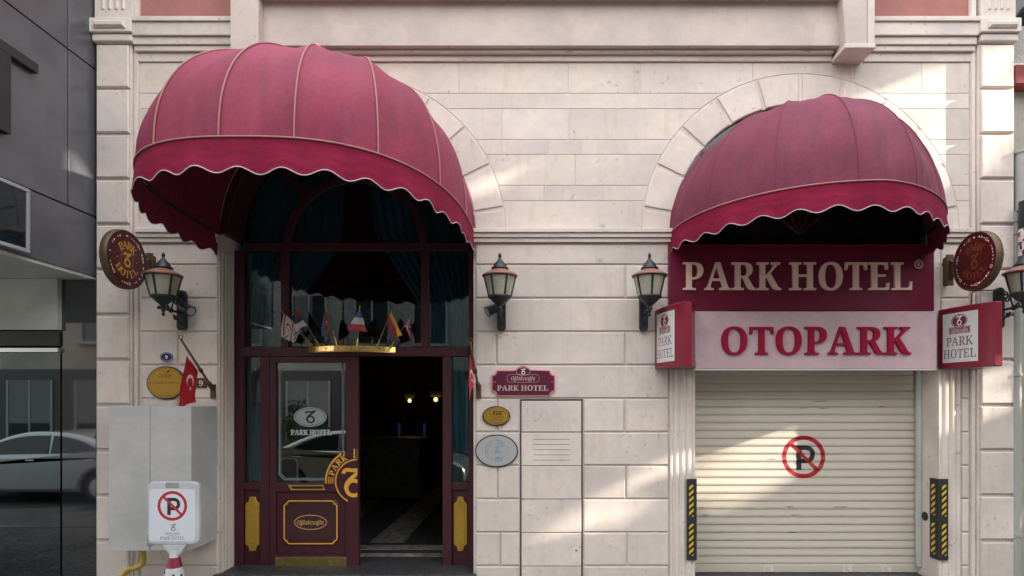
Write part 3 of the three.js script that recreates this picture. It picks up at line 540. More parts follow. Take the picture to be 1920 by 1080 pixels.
// ---------------------------------------------------------------- garage shutter
{
  const sz = -0.28, x0 = X(1302.5), x1 = X(1756.5), yt = at(0, 690, sz).y, yb = at(0, 1073, sz).y, n = 26, h = (yt - yb) / n;
  const paint = canvas(2048, 1840, (g, w, hh) => {
    g.fillStyle = '#e0d8c8'; g.fillRect(0, 0, w, hh);
    for (let k = 0; k < 1500; k++) { g.fillStyle = `rgba(${90 + rnd() * 60 | 0},${75 + rnd() * 50 | 0},${50 + rnd() * 40 | 0},${rr(0.02, 0.08)})`; g.fillRect(rnd() * w, rnd() * hh, rr(20, 300), rr(1, 5)); }
    for (let k = 0; k < 26; k++) { const y = hh * (1 - (k + rr(0.0, 0.12)) / 26); for (let j = 0; j < 14; j++) { g.fillStyle = `rgba(70,58,44,${rr(0.04, 0.16)})`; g.fillRect(rnd() * w, y - rr(2, 9), rr(60, 420), rr(1, 4)); } }
    for (let k = 0; k < 240; k++) { g.fillStyle = `rgba(255,250,235,${rr(0.02, 0.07)})`; g.fillRect(rnd() * w, rnd() * hh, rr(60, 500), rr(4, 22)); }
    for (const [a, b, l] of [[1120, 300, 170], [1010, 360, 80], [1170, 362, 120], [1700, 350, 90], [880, 1250, 80], [1300, 1250, 160], [920, 1322, 80], [140, 1322, 80], [110, 1254, 50], [900, 1480, 90], [700, 820, 110]]) { g.fillStyle = 'rgba(45,38,32,0.62)'; for (let k = 0; k < 5; k++) g.fillRect(a + rr(-10, l * 0.4), b + rr(-3, 3), l * rr(0.3, 0.7), rr(1, 3.5)); }
    noParking(g, w * 0.505, hh * 0.435, 192, '#b8102c', '#20252b');
    g.strokeStyle = 'rgba(222,208,180,0.85)'; g.lineWidth = 3; for (const [a, b, c2] of [[820, 812, 60], [1190, 812, 50], [1120, 880, 90], [1160, 900, 50], [1060, 862, 60]]) { g.beginPath(); g.moveTo(a, b); g.lineTo(a + c2, b + 2); g.stroke(); }
  });
  const pm = printMat(paint, { color: C(0.72, 0.71, 0.71), roughness: 0.55, bumpMap: fine, bumpScale: 0.0004 });
  const sh = thing('garage_shutter', 'cream roller shutter with a painted no parking mark', 'shutter', V((x0 + x1) / 2, 0, sz));
  const prof = []; for (let k = 0; k <= 8; k++) { const t = k / 8; prof.push([0.0062 * Math.pow(Math.sin(Math.PI * (0.04 + 0.92 * t)), 0.5) - 0.002 + 0.002 * Math.sin(Math.PI * 2 * t), h * 0.06 + h * 0.9 * t]); }
  for (let i = 0; i < n; i++) {
    const y = yb + i * h, bot = i === 0, pts = [[0, 0], ...(bot ? [[0.004, 0.002], [0.012, 0.004], [0.012, h * 0.92], [0.004, h * 0.97]] : [[-0.003, h * 0.015], ...prof, [-0.003, h * 0.985]]), [0, h], [-0.012, h], [-0.012, 0]].slice(1);
    const g = new THREE.ExtrudeGeometry(new THREE.Shape(pts.map(([z, v]) => new THREE.Vector2(-z, v))), { depth: x1 - x0, bevelEnabled: false });
    g.rotateY(Math.PI / 2); g.translate(x0, y, sz);
    const q = g.index ? g.toNonIndexed() : g, p = q.attributes.position, uv = q.attributes.uv;
    for (let k = 0; k < p.count; k++) uv.setXY(k, (p.getX(k) - x0) / (x1 - x0), (p.getY(k) - yb) / (yt - yb));
    { const a = rr(-0.003, 0.003), b = rr(-0.003, 0.003), ph = rnd() * 6; for (let k = 0; k < p.count; k++) { const u = (p.getX(k) - x0) / (x1 - x0); p.setZ(k, p.getZ(k) + a * (1 - u) + b * u + 0.0015 * Math.sin(u * 9 + ph)); } }
    put(sh, 'slat', q, pm);
  }
  const bot = sh.children[0];
  const sticker = canvas(128, 96, (g, w, hh) => { g.fillStyle = '#d9d4ca'; g.fillRect(0, 0, w, hh); g.fillStyle = '#8a8780'; for (let k = 0; k < 7; k++) g.fillRect(10 + rnd() * 10, 12 + k * 11, 50 + rnd() * 50, 4); });
  for (const px of [1440, 1588, 1661]) { const v = at(px, 1066, sz); put(bot, 'sticker', unitUV(boxAB(v.x - 0.045, v.x + 0.045, v.y - 0.028, v.y + 0.03, sz + 0.0122, sz + 0.014, 0)), printMat(sticker)); }
  put(sh, 'guide_rail', boxAB(X(1303), X(1310), 0.01, Y(640), sz + 0.03, sz + 0.07, 0.004), M.pale);
  put(sh, 'guide_rail', boxAB(X(1748), X(1756), 0.01, Y(640), sz + 0.03, sz + 0.07, 0.004), M.pale);
  put(hotel, 'service_hole', new THREE.CylinderGeometry(0.045, 0.045, 0.008, 20).rotateZ(Math.PI / 2).translate(X(1757) - 0.001, at(0, 968, -0.17).y, -0.17), M.dark);
  put(hotel, 'garage_back', pbox(1290, 1770, 300, 1130, -0.6, -0.45, 0), M.dark);
  put(hotel, 'garage_lintel', pbox(1262, 1740, 641, 700, -0.41, -0.22, 0.004), M.stone[1]);
}

// ---------------------------------------------------------------- sign boards over the garage
{
  const z0 = 0.035, f = 0.075, sign = thing('hotel_sign', 'wide maroon PARK HOTEL signboard with raised tan letters', 'sign', V(X(1503), Y(583), 0.05));
  const b = (p0, p1, q0, q1, za, zb, r) => { const a = at(p0, q1, zb), c = at(p1, q0, zb); return boxAB(a.x, c.x, a.y, c.y, za, zb, r); };
  put(sign, 'board', b(1255, 1752, 458, 583, z0, f, 0.006), M.maroonSign);
  put(sign, 'edge_strip', b(1255, 1752, 458, 460.5, f + 0.0005, f + 0.006, 0.002), M.redBox);
  const q = (x, y, z) => at(x, y, z);
  letters(sign, 'PARK HOTEL', q(1280, 0, f).x, q(1708, 0, f).x, q(0, 544.5, f).y, q(0, 492.5, f).y, f - 0.002, 0.018, M.letterTan);
  const rt = canvas(128, 128, (g, w) => { g.fillStyle = '#6d1538'; g.fillRect(0, 0, w, w); g.strokeStyle = '#d8ab98'; g.lineWidth = 14; g.beginPath(); g.arc(64, 64, 52, 0, 7); g.stroke(); font(g, 74); g.fillStyle = '#d8ab98'; g.fillText('R', 64, 66); });
  const rv = q(1721, 496, f); put(sign, 'registered_mark', unitUV(poly(arc(rv.x, rv.y, 0.046, 0.046, 0, Math.PI * 2, 24).slice(0, -1), f - 0.002, f + 0.012, 0)), printMat(rt));
  const f2 = 0.13, s2 = thing('parking_sign', 'pale pink OTOPARK signboard with raised crimson letters', 'sign', V(X(1528), Y(693), 0.07));
  put(s2, 'board', b(1300, 1757, 583.5, 692, 0.03, f2, 0.008), M.pinkSign);
  put(s2, 'edge_strip', b(1300, 1757, 692.2, 694, 0.032, f2 + 0.004, 0.002), M.white);
  letters(s2, 'OTOPARK', q(1352, 0, f2).x, q(1706, 0, f2).x, q(0, 665, f2).y, q(0, 613, f2).y, f2 - 0.002, 0.02, M.letterRed);
}
// wedge light boxes
const boxPrint = canvas(512, 560, (g, w, h) => {
  g.fillStyle = '#c9cbca'; g.fillRect(0, 0, w, h);
  for (let k = 0; k < 60; k++) { g.fillStyle = `rgba(80,80,75,${rr(0.01, 0.05)})`; g.fillRect(rnd() * w, rnd() * h, rr(4, 90), rr(2, 40)); }
  const m = '#6b1230'; g.fillStyle = m; g.beginPath(); g.ellipse(w * 0.5, h * 0.17, w * 0.23, h * 0.135, 0, 0, 7); g.fill();
  g.strokeStyle = '#c9cbca'; g.lineWidth = 6; g.beginPath(); g.ellipse(w * 0.5, h * 0.17, w * 0.205, h * 0.115, 0, 0, 7); g.stroke();
  mark76(g, w * 0.5, h * 0.17, h * 0.19, '#dcdedd', 0.13);
  g.fillStyle = m; g.fillRect(w * 0.2, h * 0.29, w * 0.6, h * 0.135); g.strokeStyle = '#c9cbca'; g.lineWidth = 4; g.strokeRect(w * 0.22, h * 0.305, w * 0.56, h * 0.105);
  script(g, 'Oğlakcıoğlu', w * 0.5, h * 0.358, 58, '#e6dfe0', w * 0.5);
  g.fillStyle = '#4c1524'; for (const [t, y, ww] of [['PARK', 0.58, 0.76], ['HOTEL', 0.83, 0.94]]) { font(g, 138, 'serif', ''); const mw = g.measureText(t).width; g.save(); g.translate(w * 0.49, h * y); g.scale(w * ww / mw, 1); g.fillText(t, 0, 0); g.restore(); }
});
for (const [cx, hw, label] of [[1263, 36, 'maroon wedge light box reading PARK HOTEL at the lantern end of the signboard'], [1790, 35, 'maroon wedge light box reading PARK HOTEL below the faded round sign']]) {
  const dep = 0.5, y0 = Y(691.5), y1 = Y(584), w = hw / S, bz = 0.032, t = thing('light_box', label, 'sign', V(X(cx), y0, bz));
  const bow = (s, k) => { const L = V(-w, 0, 0), A = V(-0.03, 0, dep), v = L.lerp(A, s), n = 0.028 * Math.sin(Math.PI * s); return [k * (v.x - n * 0.9), v.z + n * 0.4]; };
  const out = []; for (let i = 0; i <= 8; i++) out.push(bow(i / 8, 1)); for (let i = 8; i >= 0; i--) out.push(bow(i / 8, -1));
  const g = new THREE.ExtrudeGeometry(new THREE.Shape(out.map(([x, z]) => new THREE.Vector2(x, -z))), { depth: y1 - y0, bevelEnabled: true, bevelSize: 0.008, bevelThickness: 0.008, bevelOffset: -0.008, bevelSegments: 1 });
  g.rotateX(-Math.PI / 2); loc(t, 'case', uvm(g), M.redBox);
  for (const k of [1, -1]) {
    const n = 12, pl = new THREE.PlaneGeometry(1, 1, n, 1), p = pl.attributes.position, uv = pl.attributes.uv;
    for (let j = 0; j < 2; j++) for (let i = 0; i <= n; i++) {
      const s = 0.1 + 0.64 * i / n, [x, z] = bow(s, k), [ax, az] = bow(s + 0.01, k), l = Math.hypot(ax - x, az - z), nx = -k * Math.abs(az - z) / l, nz = Math.abs(ax - x) / l, id = j * (n + 1) + i;
      p.setXYZ(id, x + nx * 0.003, j ? 0.048 : y1 - y0 - 0.048, z + nz * 0.003); uv.setXY(id, k > 0 ? i / n : 1 - i / n, 1 - j);
    }
    if (k < 0) { const ix = pl.index.array; for (let i = 0; i < ix.length; i += 3) { const q = ix[i]; ix[i] = ix[i + 1]; ix[i + 1] = q; } }
    pl.computeVertexNormals(); loc(t, 'printed_face', pl, printMat(boxPrint, { roughness: 0.3 }));
  }
}

// ---------------------------------------------------------------- corner guards
{
  const hz = canvas(64, 512, (g, w, h) => { g.fillStyle = '#c9ad2c'; g.fillRect(0, 0, w, h); g.fillStyle = '#17171a'; for (let k = -1; k < 6; k++) { const y = k * 102 + 20; g.beginPath(); g.moveTo(0, y + 66); g.lineTo(w, y); g.lineTo(w, y + 50); g.lineTo(0, y + 116); g.fill(); } });
  const hm = printMat(hz, { roughness: 0.35 });
  for (const [x, s, label] of [[1302, -1, 'black rubber corner guard with hazard strips below the lantern jamb'], [1757, 1, 'black rubber corner guard with hazard strips by the drainpipe end']]) {
    const y0 = Y(1049), y1 = Y(897), xx = X(x), z = 0.024, t = thing('corner_guard', label, 'guard', V(xx, y0, z));
    put(t, 'front_leg', boxAB(xx - s * 0.014, xx + s * 0.085, y0, y1, z, z + 0.014, 0.005), M.rubber);
    put(t, 'return_leg', boxAB(xx - s * 0.0145, xx - s * 0.001, y0 + 0.001, y1 - 0.001, z - 0.11, z - 0.0005, 0.005), M.rubber);
    for (const [a, b] of [[908, 967], [981, 1040]]) {
      put(t, 'hazard_strip', unitUV(boxAB(xx + s * 0.02, xx + s * 0.062, Y(b), Y(a), z + 0.0135, z + 0.017, 0.001)), hm);
      const g = boxAB(-0.025, 0.025, Y(b), Y(a), 0, 0.004, 0.001); unitUV(g); g.rotateY(-s * Math.PI / 2); g.translate(xx - s * 0.0145, 0, z - 0.055); put(t, 'hazard_strip', g, hm);
    }
  }
}

// ---------------------------------------------------------------- utility door flush with the wall
{
  const t = thing('utility_door', 'flush cream service door with five slits under the maroon plaque', 'door', V(X(1034), 0, 0));
  put(t, 'gap_frame', pbox(975.5, 1092.5, 748.5, 1130, -0.008, 0.004, 0), M.dark);
  const ys = [751, 810, 872.6, 935.2, 997.8, 1060.4, 1125];
  for (let k = 0; k + 1 < ys.length; k++) {
    const a = [X(978), Y(ys[k + 1] - 0.7)], b = [X(1089.5), Y(ys[k] + 0.7)], holes = [];
    if (k === 1) for (let i = 0; i < 5; i++) { const q = 823 + i * 9.7; holes.push([[X(1001), Y(q + 0.9)], [X(1068), Y(q + 0.9)], [X(1068), Y(q)], [X(1001), Y(q)]]); }
    put(t, 'door_panel', poly([[a[0], a[1]], [b[0], a[1]], [b[0], b[1]], [a[0], b[1]]], 0.0045, 0.024, k === 1 ? 0.0 : 0.003, holes), M.stone[k % 3]);
  }
  put(t, 'keyhole', new THREE.SphereGeometry(0.009, 8, 6).translate(X(1080), Y(1031), 0.024), M.dark);
}

// ---------------------------------------------------------------- lanterns
function lantern(label, px, py, o = {}) {
  const z = o.z || 0.03, t = thing('wall_lantern', label, 'lantern', V(X(px), Y(py), z)), A = 0.3, top = o.top || 0;   // origin: middle of the wall plate
  const plate = new THREE.Shape(); plate.moveTo(-0.036, -0.17); plate.lineTo(-0.024, -0.19); plate.lineTo(0.024, -0.19); plate.lineTo(0.036, -0.17); plate.lineTo(0.036, 0.15); plate.absarc(0, 0.15, 0.036, 0, Math.PI, false); plate.lineTo(-0.036, -0.17);
  loc(t, 'wall_plate', new THREE.ExtrudeGeometry(plate, { depth: 0.035, bevelEnabled: true, bevelSize: 0.006, bevelThickness: 0.006, bevelSegments: 2 }), M.iron);
  const y = -0.03;                                            // arm height
  const curl = (pts, r) => tube(pts.map(([zz, yy]) => V(0, yy, zz)), r, 40, 6);
  const sp = (cz, cy, r, a0, turns, dir) => Array.from({ length: 15 }, (_, i) => { const f = i / 14, a = a0 + dir * f * turns * Math.PI * 2, q = r * (1 - 0.72 * f); return [cz + q * Math.cos(a), cy + q * Math.sin(a)]; });
  loc(t, 'arm', merge([rod(V(0, y, 0.03), V(0, y, A + 0.055), 0.011, 0.011, 8), new THREE.SphereGeometry(0.018, 10, 8).translate(0, y, A + 0.06), new THREE.SphereGeometry(0.024, 10, 8).translate(0, y, A * 0.62)]), M.iron);
  loc(t, 'scroll', merge([curl([[0.03, 0.12], [0.07, 0.14], ...sp(0.09, 0.1, 0.035, 1.4, 1.2, -1)], 0.0075), curl([[A * 0.62, y], [A * 0.52, 0.05], ...sp(A * 0.5 - 0.03, 0.06, 0.032, 0.2, 1.2, 1)], 0.0075), curl([[0.03, y - 0.11], [0.07, y - 0.09], [A * 0.5, y - 0.035], ...sp(A * 0.4, y - 0.055, 0.026, 0.6, 1.1, -1)], 0.0075), curl([[A * 0.62, y], [A * 0.74, y + 0.03], ...sp(A * 0.76, y + 0.02, 0.02, 1.4, 1.1, -1)], 0.0065)]), M.iron);
  const L = new THREE.Vector3(0, y, A);
  const part = (name, g, m, parent = t) => loc(parent, name, g.translate(L.x, L.y, L.z), m);
  part('drop_finial', lathe([[0, -0.075], [0.012, -0.062], [0.016, -0.048], [0.008, -0.034], [0.02, -0.022], [0.014, -0.008], [0.022, 0.0], [0.022, 0.02]], 14), M.iron);
  part('bowl', lathe([[0.022, 0.02], [0.03, 0.035], [0.05, 0.05], [0.085, 0.085], [0.102, 0.098], [0.11, 0.103], [0.11, 0.118], [0.1, 0.122]], 18), M.iron);
  const rt = o.turn || 0;
  const N = 6, g0 = 0.12, g1 = 0.3, r0 = 0.099, r1 = 0.142;
  part('lamp_glass', new THREE.CylinderGeometry(r1, r0, g1 - g0, 24, 1, true).translate(0, (g0 + g1) / 2, 0), M.milk);
  for (let i = 0; i < N; i++) { const a = rt + i * Math.PI * 2 / N; part('frame_bar', rod(V(Math.sin(a) * (r0 + 0.002), g0 - 0.004, Math.cos(a) * (r0 + 0.002)), V(Math.sin(a) * (r1 + 0.002), g1 + 0.004, Math.cos(a) * (r1 + 0.002)), 0.009, 0.011, 6), M.iron); }
  part('glass_rim', new THREE.TorusGeometry(r1 + 0.004, 0.012, 6, 24).rotateX(Math.PI / 2).translate(0, g1, 0), M.iron);
  part('copper_skirt', lathe([[0.158, 0.296], [0.164, 0.304], [0.16, 0.312], [0.12, 0.334], [0.085, 0.35], [0.07, 0.362]], 24), M.copper);
  const cap = part('cap', lathe([[0.068, 0.36], [0.08, 0.364], [0.08, 0.376], [0.066, 0.386], [0.055, 0.41], [0.032, 0.436], [0.018, 0.452], [0.012, 0.47]], 20), M.iron);
  loc(cap, 'finial', lathe([[0.012, 0.466], [0.01, 0.474], [0.017, 0.484], [0.014, 0.5], [0.004, 0.515], [0, 0.52]], 12).translate(L.x, L.y, L.z), M.iron);
  if (o.spot) {
    const s = o.spot, d = V(s * 0.8, -0.42, 0.35).normalize(), c = V(s * 0.05, 0.02, 0.06);
    const body = loc(t, 'spotlight', rod(c.clone().addScaledVector(d, -0.03), c.clone().addScaledVector(d, 0.1), 0.042, 0.048, 16), M.iron);
    loc(body, 'spotlight_lens', rod(c.clone().addScaledVector(d, 0.1005), c.clone().addScaledVector(d, 0.104), 0.04, 0.04, 16), M.steel);
    loc(body, 'spotlight_hood', merge([new THREE.TorusGeometry(0.048, 0.005, 6, 20).applyQuaternion(new THREE.Quaternion().setFromUnitVectors(V(0, 0, 1), d)).translate(c.x + d.x * 0.1, c.y + d.y * 0.1, c.z + d.z * 0.1)]), M.iron);
  }
  return t;
}
lantern('black and copper wall lantern beside the gold lettered round sign', 347, 583, { spot: 1 });
lantern('black and copper wall lantern above the maroon plaque', 941, 584, { spot: -1, turn: Math.PI / 6 });
lantern('black and copper wall lantern above the wedge light box', 1205, 584, {});
lantern('black and copper wall lantern over the drainpipe', 1857, 580, { z: 0.085, turn: 0.2 });

// ---------------------------------------------------------------- round projecting signs
const roundPrint = (gold, body) => canvas(512, 512, (g, w) => {
  g.fillStyle = body; g.fillRect(0, 0, w, w);
  g.strokeStyle = gold; g.lineWidth = 3; g.beginPath(); g.ellipse(256, 256, 84, 72, 0, 0, 7); g.stroke();
  arcText(g, 'PARK', 256, 262, 138, Math.PI * 1.3, Math.PI * 1.7, 104, gold); arcText(g, 'HOTEL', 256, 250, 144, Math.PI * 0.77, Math.PI * 0.23, 92, gold, true);
  mark76(g, 256, 258, 124, gold, 0.16);
  for (const a of [0, Math.PI]) { g.fillStyle = gold; g.beginPath(); g.arc(256 + 128 * Math.cos(a), 256, 7, 0, 7); g.fill(); }
  const cols = ['#e8e4de', '#e8e4de', '#b9a05a', '#e8e4de', '#3a4450', '#e8e4de'];
  for (let k = 0; k < 44; k++) { const a = k / 44 * Math.PI * 2; if (rnd() < 0.22) continue; g.save(); g.translate(256 + 222 * Math.cos(a), 256 + 222 * Math.sin(a)); g.rotate(a); g.fillStyle = cols[k % 6]; const l = rr(8, 26), h = rr(6, 17); if (k % 7 === 3) { g.strokeStyle = '#e8e4de'; g.lineWidth = 5; g.strokeRect(-10, -10, 20, 22); } else g.fillRect(-h / 2, -l / 2, h, l); g.restore(); }
});
for (const [px, py, s, gold, body, label] of [[233, 487, 1, '#c8962e', '#4f161b', 'round maroon hanging sign with gold PARK HOTEL lettering'], [1832, 490, -1, '#7d4526', '#571a1d', 'round maroon hanging sign with faded worn lettering']]) {
  const z = 0.43, c = at(px, py, z), t = thing('round_sign', label, 'sign', V(c.x, c.y, z)), r = 0.258;
  const turn = s * Math.PI / 2;
  loc(t, 'rim', lathe([[r - 0.004, -0.034], [r + 0.004, -0.03], [r + 0.008, 0], [r + 0.004, 0.028], [r - 0.008, 0.033], [r - 0.012, 0.026], [0.0, 0.025], [0, -0.025], [r - 0.014, -0.026], [r - 0.004, -0.034]], 48).rotateZ(-Math.PI / 2), M.bronze);
  const tx = roundPrint(gold, body);
  for (const k of [1, -1]) { const f = new THREE.CircleGeometry(r - 0.011, 48); f.rotateY(k * Math.PI / 2); f.translate(k * 0.0275, 0, 0); loc(t, 'printed_face', f, printMat(tx, { roughness: 0.35 })); }
  const sh = new THREE.Shape(); const P = [[-0.165, 0.11], [-0.1, 0.13], [-0.05, 0.09], [0.0, 0.055], [0.03, 0.02], [0.03, -0.02], [0.0, -0.05], [-0.04, -0.08], [-0.1, -0.14], [-0.165, -0.11]];
  sh.moveTo(...P[0]); sh.splineThru(P.slice(1).map((p) => new THREE.Vector2(...p))); sh.closePath();
  for (const [hx, hy, hr] of [[-0.09, 0.055, 0.022], [-0.09, -0.06, 0.022]]) { const h = new THREE.Path(); h.absarc(hx, hy, hr, 0, 7, false); sh.holes.push(h); }
  const bg = new THREE.ExtrudeGeometry(sh, { depth: 0.02, bevelEnabled: true, bevelSize: 0.006, bevelThickness: 0.005, bevelSegments: 1, curveSegments: 8 });
  bg.translate(0, 0, -0.01); bg.rotateY(-Math.PI / 2); bg.translate(0, 0, -r - 0.02);
  loc(t, 'bracket', bg, M.bronze);
  loc(t, 'bracket_plate', new RoundedBoxGeometry(0.07, 0.3, 0.02, 1, 0.006).translate(0, 0, -z + 0.09), M.bronze);
}

// ---------------------------------------------------------------- plaques
const ellipseG = (px, py, rx, ry, z0, z1, bev) => poly(arc(X(px), Y(py), rx / S, ry / S, 0, Math.PI * 2, 48).slice(0, -1), z0, z1, bev);
function plaque(name, label, px, py, rx, ry, rimMat, tx, o = {}) {
  const t = thing(name, label, 'plaque', V(X(px), Y(py), 0.026));
  put(t, 'rim', ellipseG(px, py, rx, ry, 0.012, 0.037, 0.004), rimMat);
  put(t, 'face', unitUV(ellipseG(px, py, rx - (o.b || 2.2), ry - (o.b || 2.2), 0.03, 0.0405, 0.002)), printMat(tx, o.m || { color: C(0.85, 0.8, 0.72), metalness: 0.55, roughness: 0.32 }));
}
plaque('number_plate', 'small oval blue enamel plate with the number 9', 317, 670, 13.5, 10, M.white, canvas(256, 192, (g, w, h) => { g.fillStyle = '#17264f'; g.fillRect(0, 0, w, h); g.strokeStyle = '#d5d8de'; g.lineWidth = 6; g.beginPath(); g.ellipse(w / 2, h / 2, w * 0.43, h * 0.41, 0, 0, 7); g.stroke(); font(g, 92); g.fillStyle = '#e6e8ec'; g.fillText('9', w / 2, h / 2 + 4); }), { b: 0.8, m: { roughness: 0.25 } });
plaque('gold_plaque', 'large oval brass plaque engraved in black behind the red flag', 315, 718, 36, 31, M.black, canvas(1024, 880, (g, w, h) => {
  g.fillStyle = '#c09a45'; g.fillRect(0, 0, w, h);
  for (let k = 0; k < 700; k++) { g.fillStyle = `rgba(${rnd() < 0.5 ? '90,65,20' : '240,215,140'},${rr(0.02, 0.06)})`; g.fillRect(rnd() * w, rnd() * h, rr(60, 400), 1.5); }
  g.strokeStyle = '#3a2c10'; g.lineWidth = 7; g.beginPath(); g.ellipse(w / 2, h / 2, w * 0.455, h * 0.455, 0, 0, 7); g.stroke();
  script(g, 'Turkey', w * 0.5, h * 0.27, 150, '#33200f', 380); g.fillStyle = '#33200f'; g.beginPath(); g.ellipse(w * 0.58, h * 0.13, 40, 22, -0.5, 0, 7); g.fill(); g.lineWidth = 9; g.beginPath(); g.moveTo(w * 0.45, h * 0.12); g.lineTo(w * 0.52, h * 0.2); g.lineTo(w * 0.57, h * 0.14); g.stroke();
  font(g, 68, 'serif', ''); g.fillText('OĞLAKÇIOĞLU PARK OTEL', w / 2, h * 0.5, w * 0.8); g.beginPath(); g.arc(w * 0.075, h * 0.5, 14, 0, 7); g.fill();
  g.fillStyle = 'rgba(51,32,15,0.6)'; g.fillRect(w * 0.34, h * 0.9, w * 0.3, 12);
}));
plaque('ethics_plaque', 'oval gold plaque reading Etik', 931, 780, 26, 18.5, M.black, canvas(768, 540, (g, w, h) => {
  g.fillStyle = '#c9a24b'; g.fillRect(0, 0, w, h); g.strokeStyle = '#3a2c12'; g.lineWidth = 8; g.beginPath(); g.ellipse(w / 2, h / 2, w * 0.44, h * 0.42, 0, 0, 7); g.stroke();
  g.save(); g.translate(w * 0.54, h * 0.36); g.transform(1, 0, -0.2, 1, 0, 0); font(g, 150, 'sans-serif'); g.fillStyle = '#3a1d10'; g.fillText('Etik', 0, 0); g.fillRect(-150, -74, 330, 14); g.restore();
  g.fillStyle = '#4a3416'; for (const [y, a, b] of [[0.54, 0.3, 0.8], [0.6, 0.32, 0.8], [0.68, 0.26, 0.76], [0.74, 0.26, 0.74], [0.84, 0.4, 0.62]]) for (let x = a; x < b; x += 0.03) g.fillRect(w * x, h * y, w * 0.02, 11);
  g.strokeStyle = '#4a3416'; g.lineWidth = 7; g.beginPath(); g.moveTo(w * 0.2, h * 0.76); g.lineTo(w * 0.28, h * 0.42); g.stroke(); g.beginPath(); g.arc(w * 0.24, h * 0.37, 22, 0, 7); g.stroke();
}));
plaque('steel_plaque', 'large oval brushed steel plaque with a blue emblem', 931.5, 845, 40, 30.5, M.black, canvas(1024, 780, (g, w, h) => {
  g.fillStyle = '#bfc1c2'; g.fillRect(0, 0, w, h); for (let k = 0; k < 900; k++) { g.fillStyle = `rgba(${rnd() < 0.5 ? '110,112,114' : '235,236,236'},${rr(0.02, 0.07)})`; g.fillRect(rnd() * w, rnd() * h, 1.6, rr(60, 400)); }
  g.strokeStyle = '#6f757b'; g.lineWidth = 8; g.beginPath(); g.arc(w * 0.5, h * 0.5, h * 0.36, 2.3, 5.2); g.stroke(); g.beginPath(); g.arc(w * 0.5, h * 0.5, h * 0.29, 0.6, 4.2); g.stroke();
  g.fillStyle = '#9db2c2'; g.beginPath(); g.ellipse(w * 0.52, h * 0.38, 56, 44, 0.3, 0, 7); g.fill(); g.beginPath(); g.moveTo(w * 0.43, h * 0.58); g.lineTo(w * 0.5, h * 0.4); g.lineTo(w * 0.56, h * 0.44); g.lineTo(w * 0.64, h * 0.59); g.closePath(); g.fill();
  g.globalAlpha = 0.7; g.beginPath(); g.ellipse(w * 0.6, h * 0.27, 110, 60, 0.7, 0, 7); g.fill(); g.beginPath(); g.ellipse(w * 0.55, h * 0.78, 120, 60, -0.3, 0, 7); g.fill(); g.globalAlpha = 1;
  g.fillStyle = '#4d5860'; g.fillRect(w * 0.47, h * 0.7, 20, 26); g.fillRect(w * 0.52, h * 0.69, 34, 34); g.fillRect(w * 0.76, h * 0.51, 16, 8);
}), { m: { metalness: 0.45, roughness: 0.3 } });
{
  const t = thing('house_number', 'small square brown plate with a white 9', 'plaque', V(X(380), Y(718), 0.026));
  put(t, 'plate', unitUV(pbox(371.5, 390.5, 709, 727, 0.02, 0.036, 0.003)), printMat(canvas(128, 128, (g, w) => { g.fillStyle = '#43221d'; g.fillRect(0, 0, w, w); font(g, 104); g.fillStyle = '#dcd3c8'; g.fillText('9', 62, 70); })));
  const n = thing('name_plaque', 'maroon notched plaque reading PARK HOTEL with a pink edge', 'plaque', V(X(981), Y(715), 0.026));
  const P = (k) => { const x0 = 922 + k, x1 = 1041 - k, y0 = 694 + k, y1 = 743 - k, c = 9; return [...arc(x0, y0, c, c, Math.PI / 2, 0, 5), ...arc(962, y0, 0, 0, 0, 0, 1), ...arc(981, 698, 15 - k, 12 - k, Math.PI + 0.35, Math.PI * 2 - 0.35, 12), ...arc(x1, y0, c, c, Math.PI, Math.PI / 2, 5), ...arc(x1, y1, c, c, -Math.PI / 2, -Math.PI, 5), ...arc(x0, y1, c, c, 0, -Math.PI / 2, 5)].map(([x, q]) => [X(x), Y(q)]); };
  const tx = canvas(1190, 570, (g, w, h) => {
    g.fillStyle = '#571733'; g.fillRect(0, 0, w, h); const sx = w / 115, sy = h / 55, x = (p) => (p - 924) * sx, y = (q) => (q - 688) * sy;
    g.strokeStyle = '#b9a49c'; g.lineWidth = 7; g.beginPath(); g.ellipse(x(981), y(697), 13 * sx, 8 * sy, 0, 0, 7); g.stroke(); mark76(g, x(981), y(697.5), 11 * sy, '#d8cbb8', 0.15);
    g.lineWidth = 6; g.beginPath(); g.moveTo(x(955), y(703)); g.lineTo(x(1007), y(703)); g.lineTo(x(1011), y(707)); g.lineTo(x(1011), y(714)); g.lineTo(x(1007), y(718)); g.lineTo(x(955), y(718)); g.lineTo(x(951), y(714)); g.lineTo(x(951), y(707)); g.closePath(); g.stroke();
    script(g, 'Oğlakcıoğlu', x(981), y(710.5), 108, '#cdbcb0', 470);
    font(g, 150); g.fillStyle = '#bda79f'; g.fillText('PARK HOTEL', x(980), y(729.5), 96 * sx); g.fillStyle = '#d8ccc6'; for (const p of [928, 1035]) { g.beginPath(); g.arc(x(p), y(717.5), 9, 0, 7); g.fill(); }
  });
  put(n, 'backing', poly(P(0), 0.02, 0.034, 0.003), mat({ color: C(0.62, 0.24, 0.28), roughness: 0.5 }));
  put(n, 'face', unitUV(poly(P(2.2), 0.03, 0.039, 0.002)), printMat(tx, { roughness: 0.35 }));
}

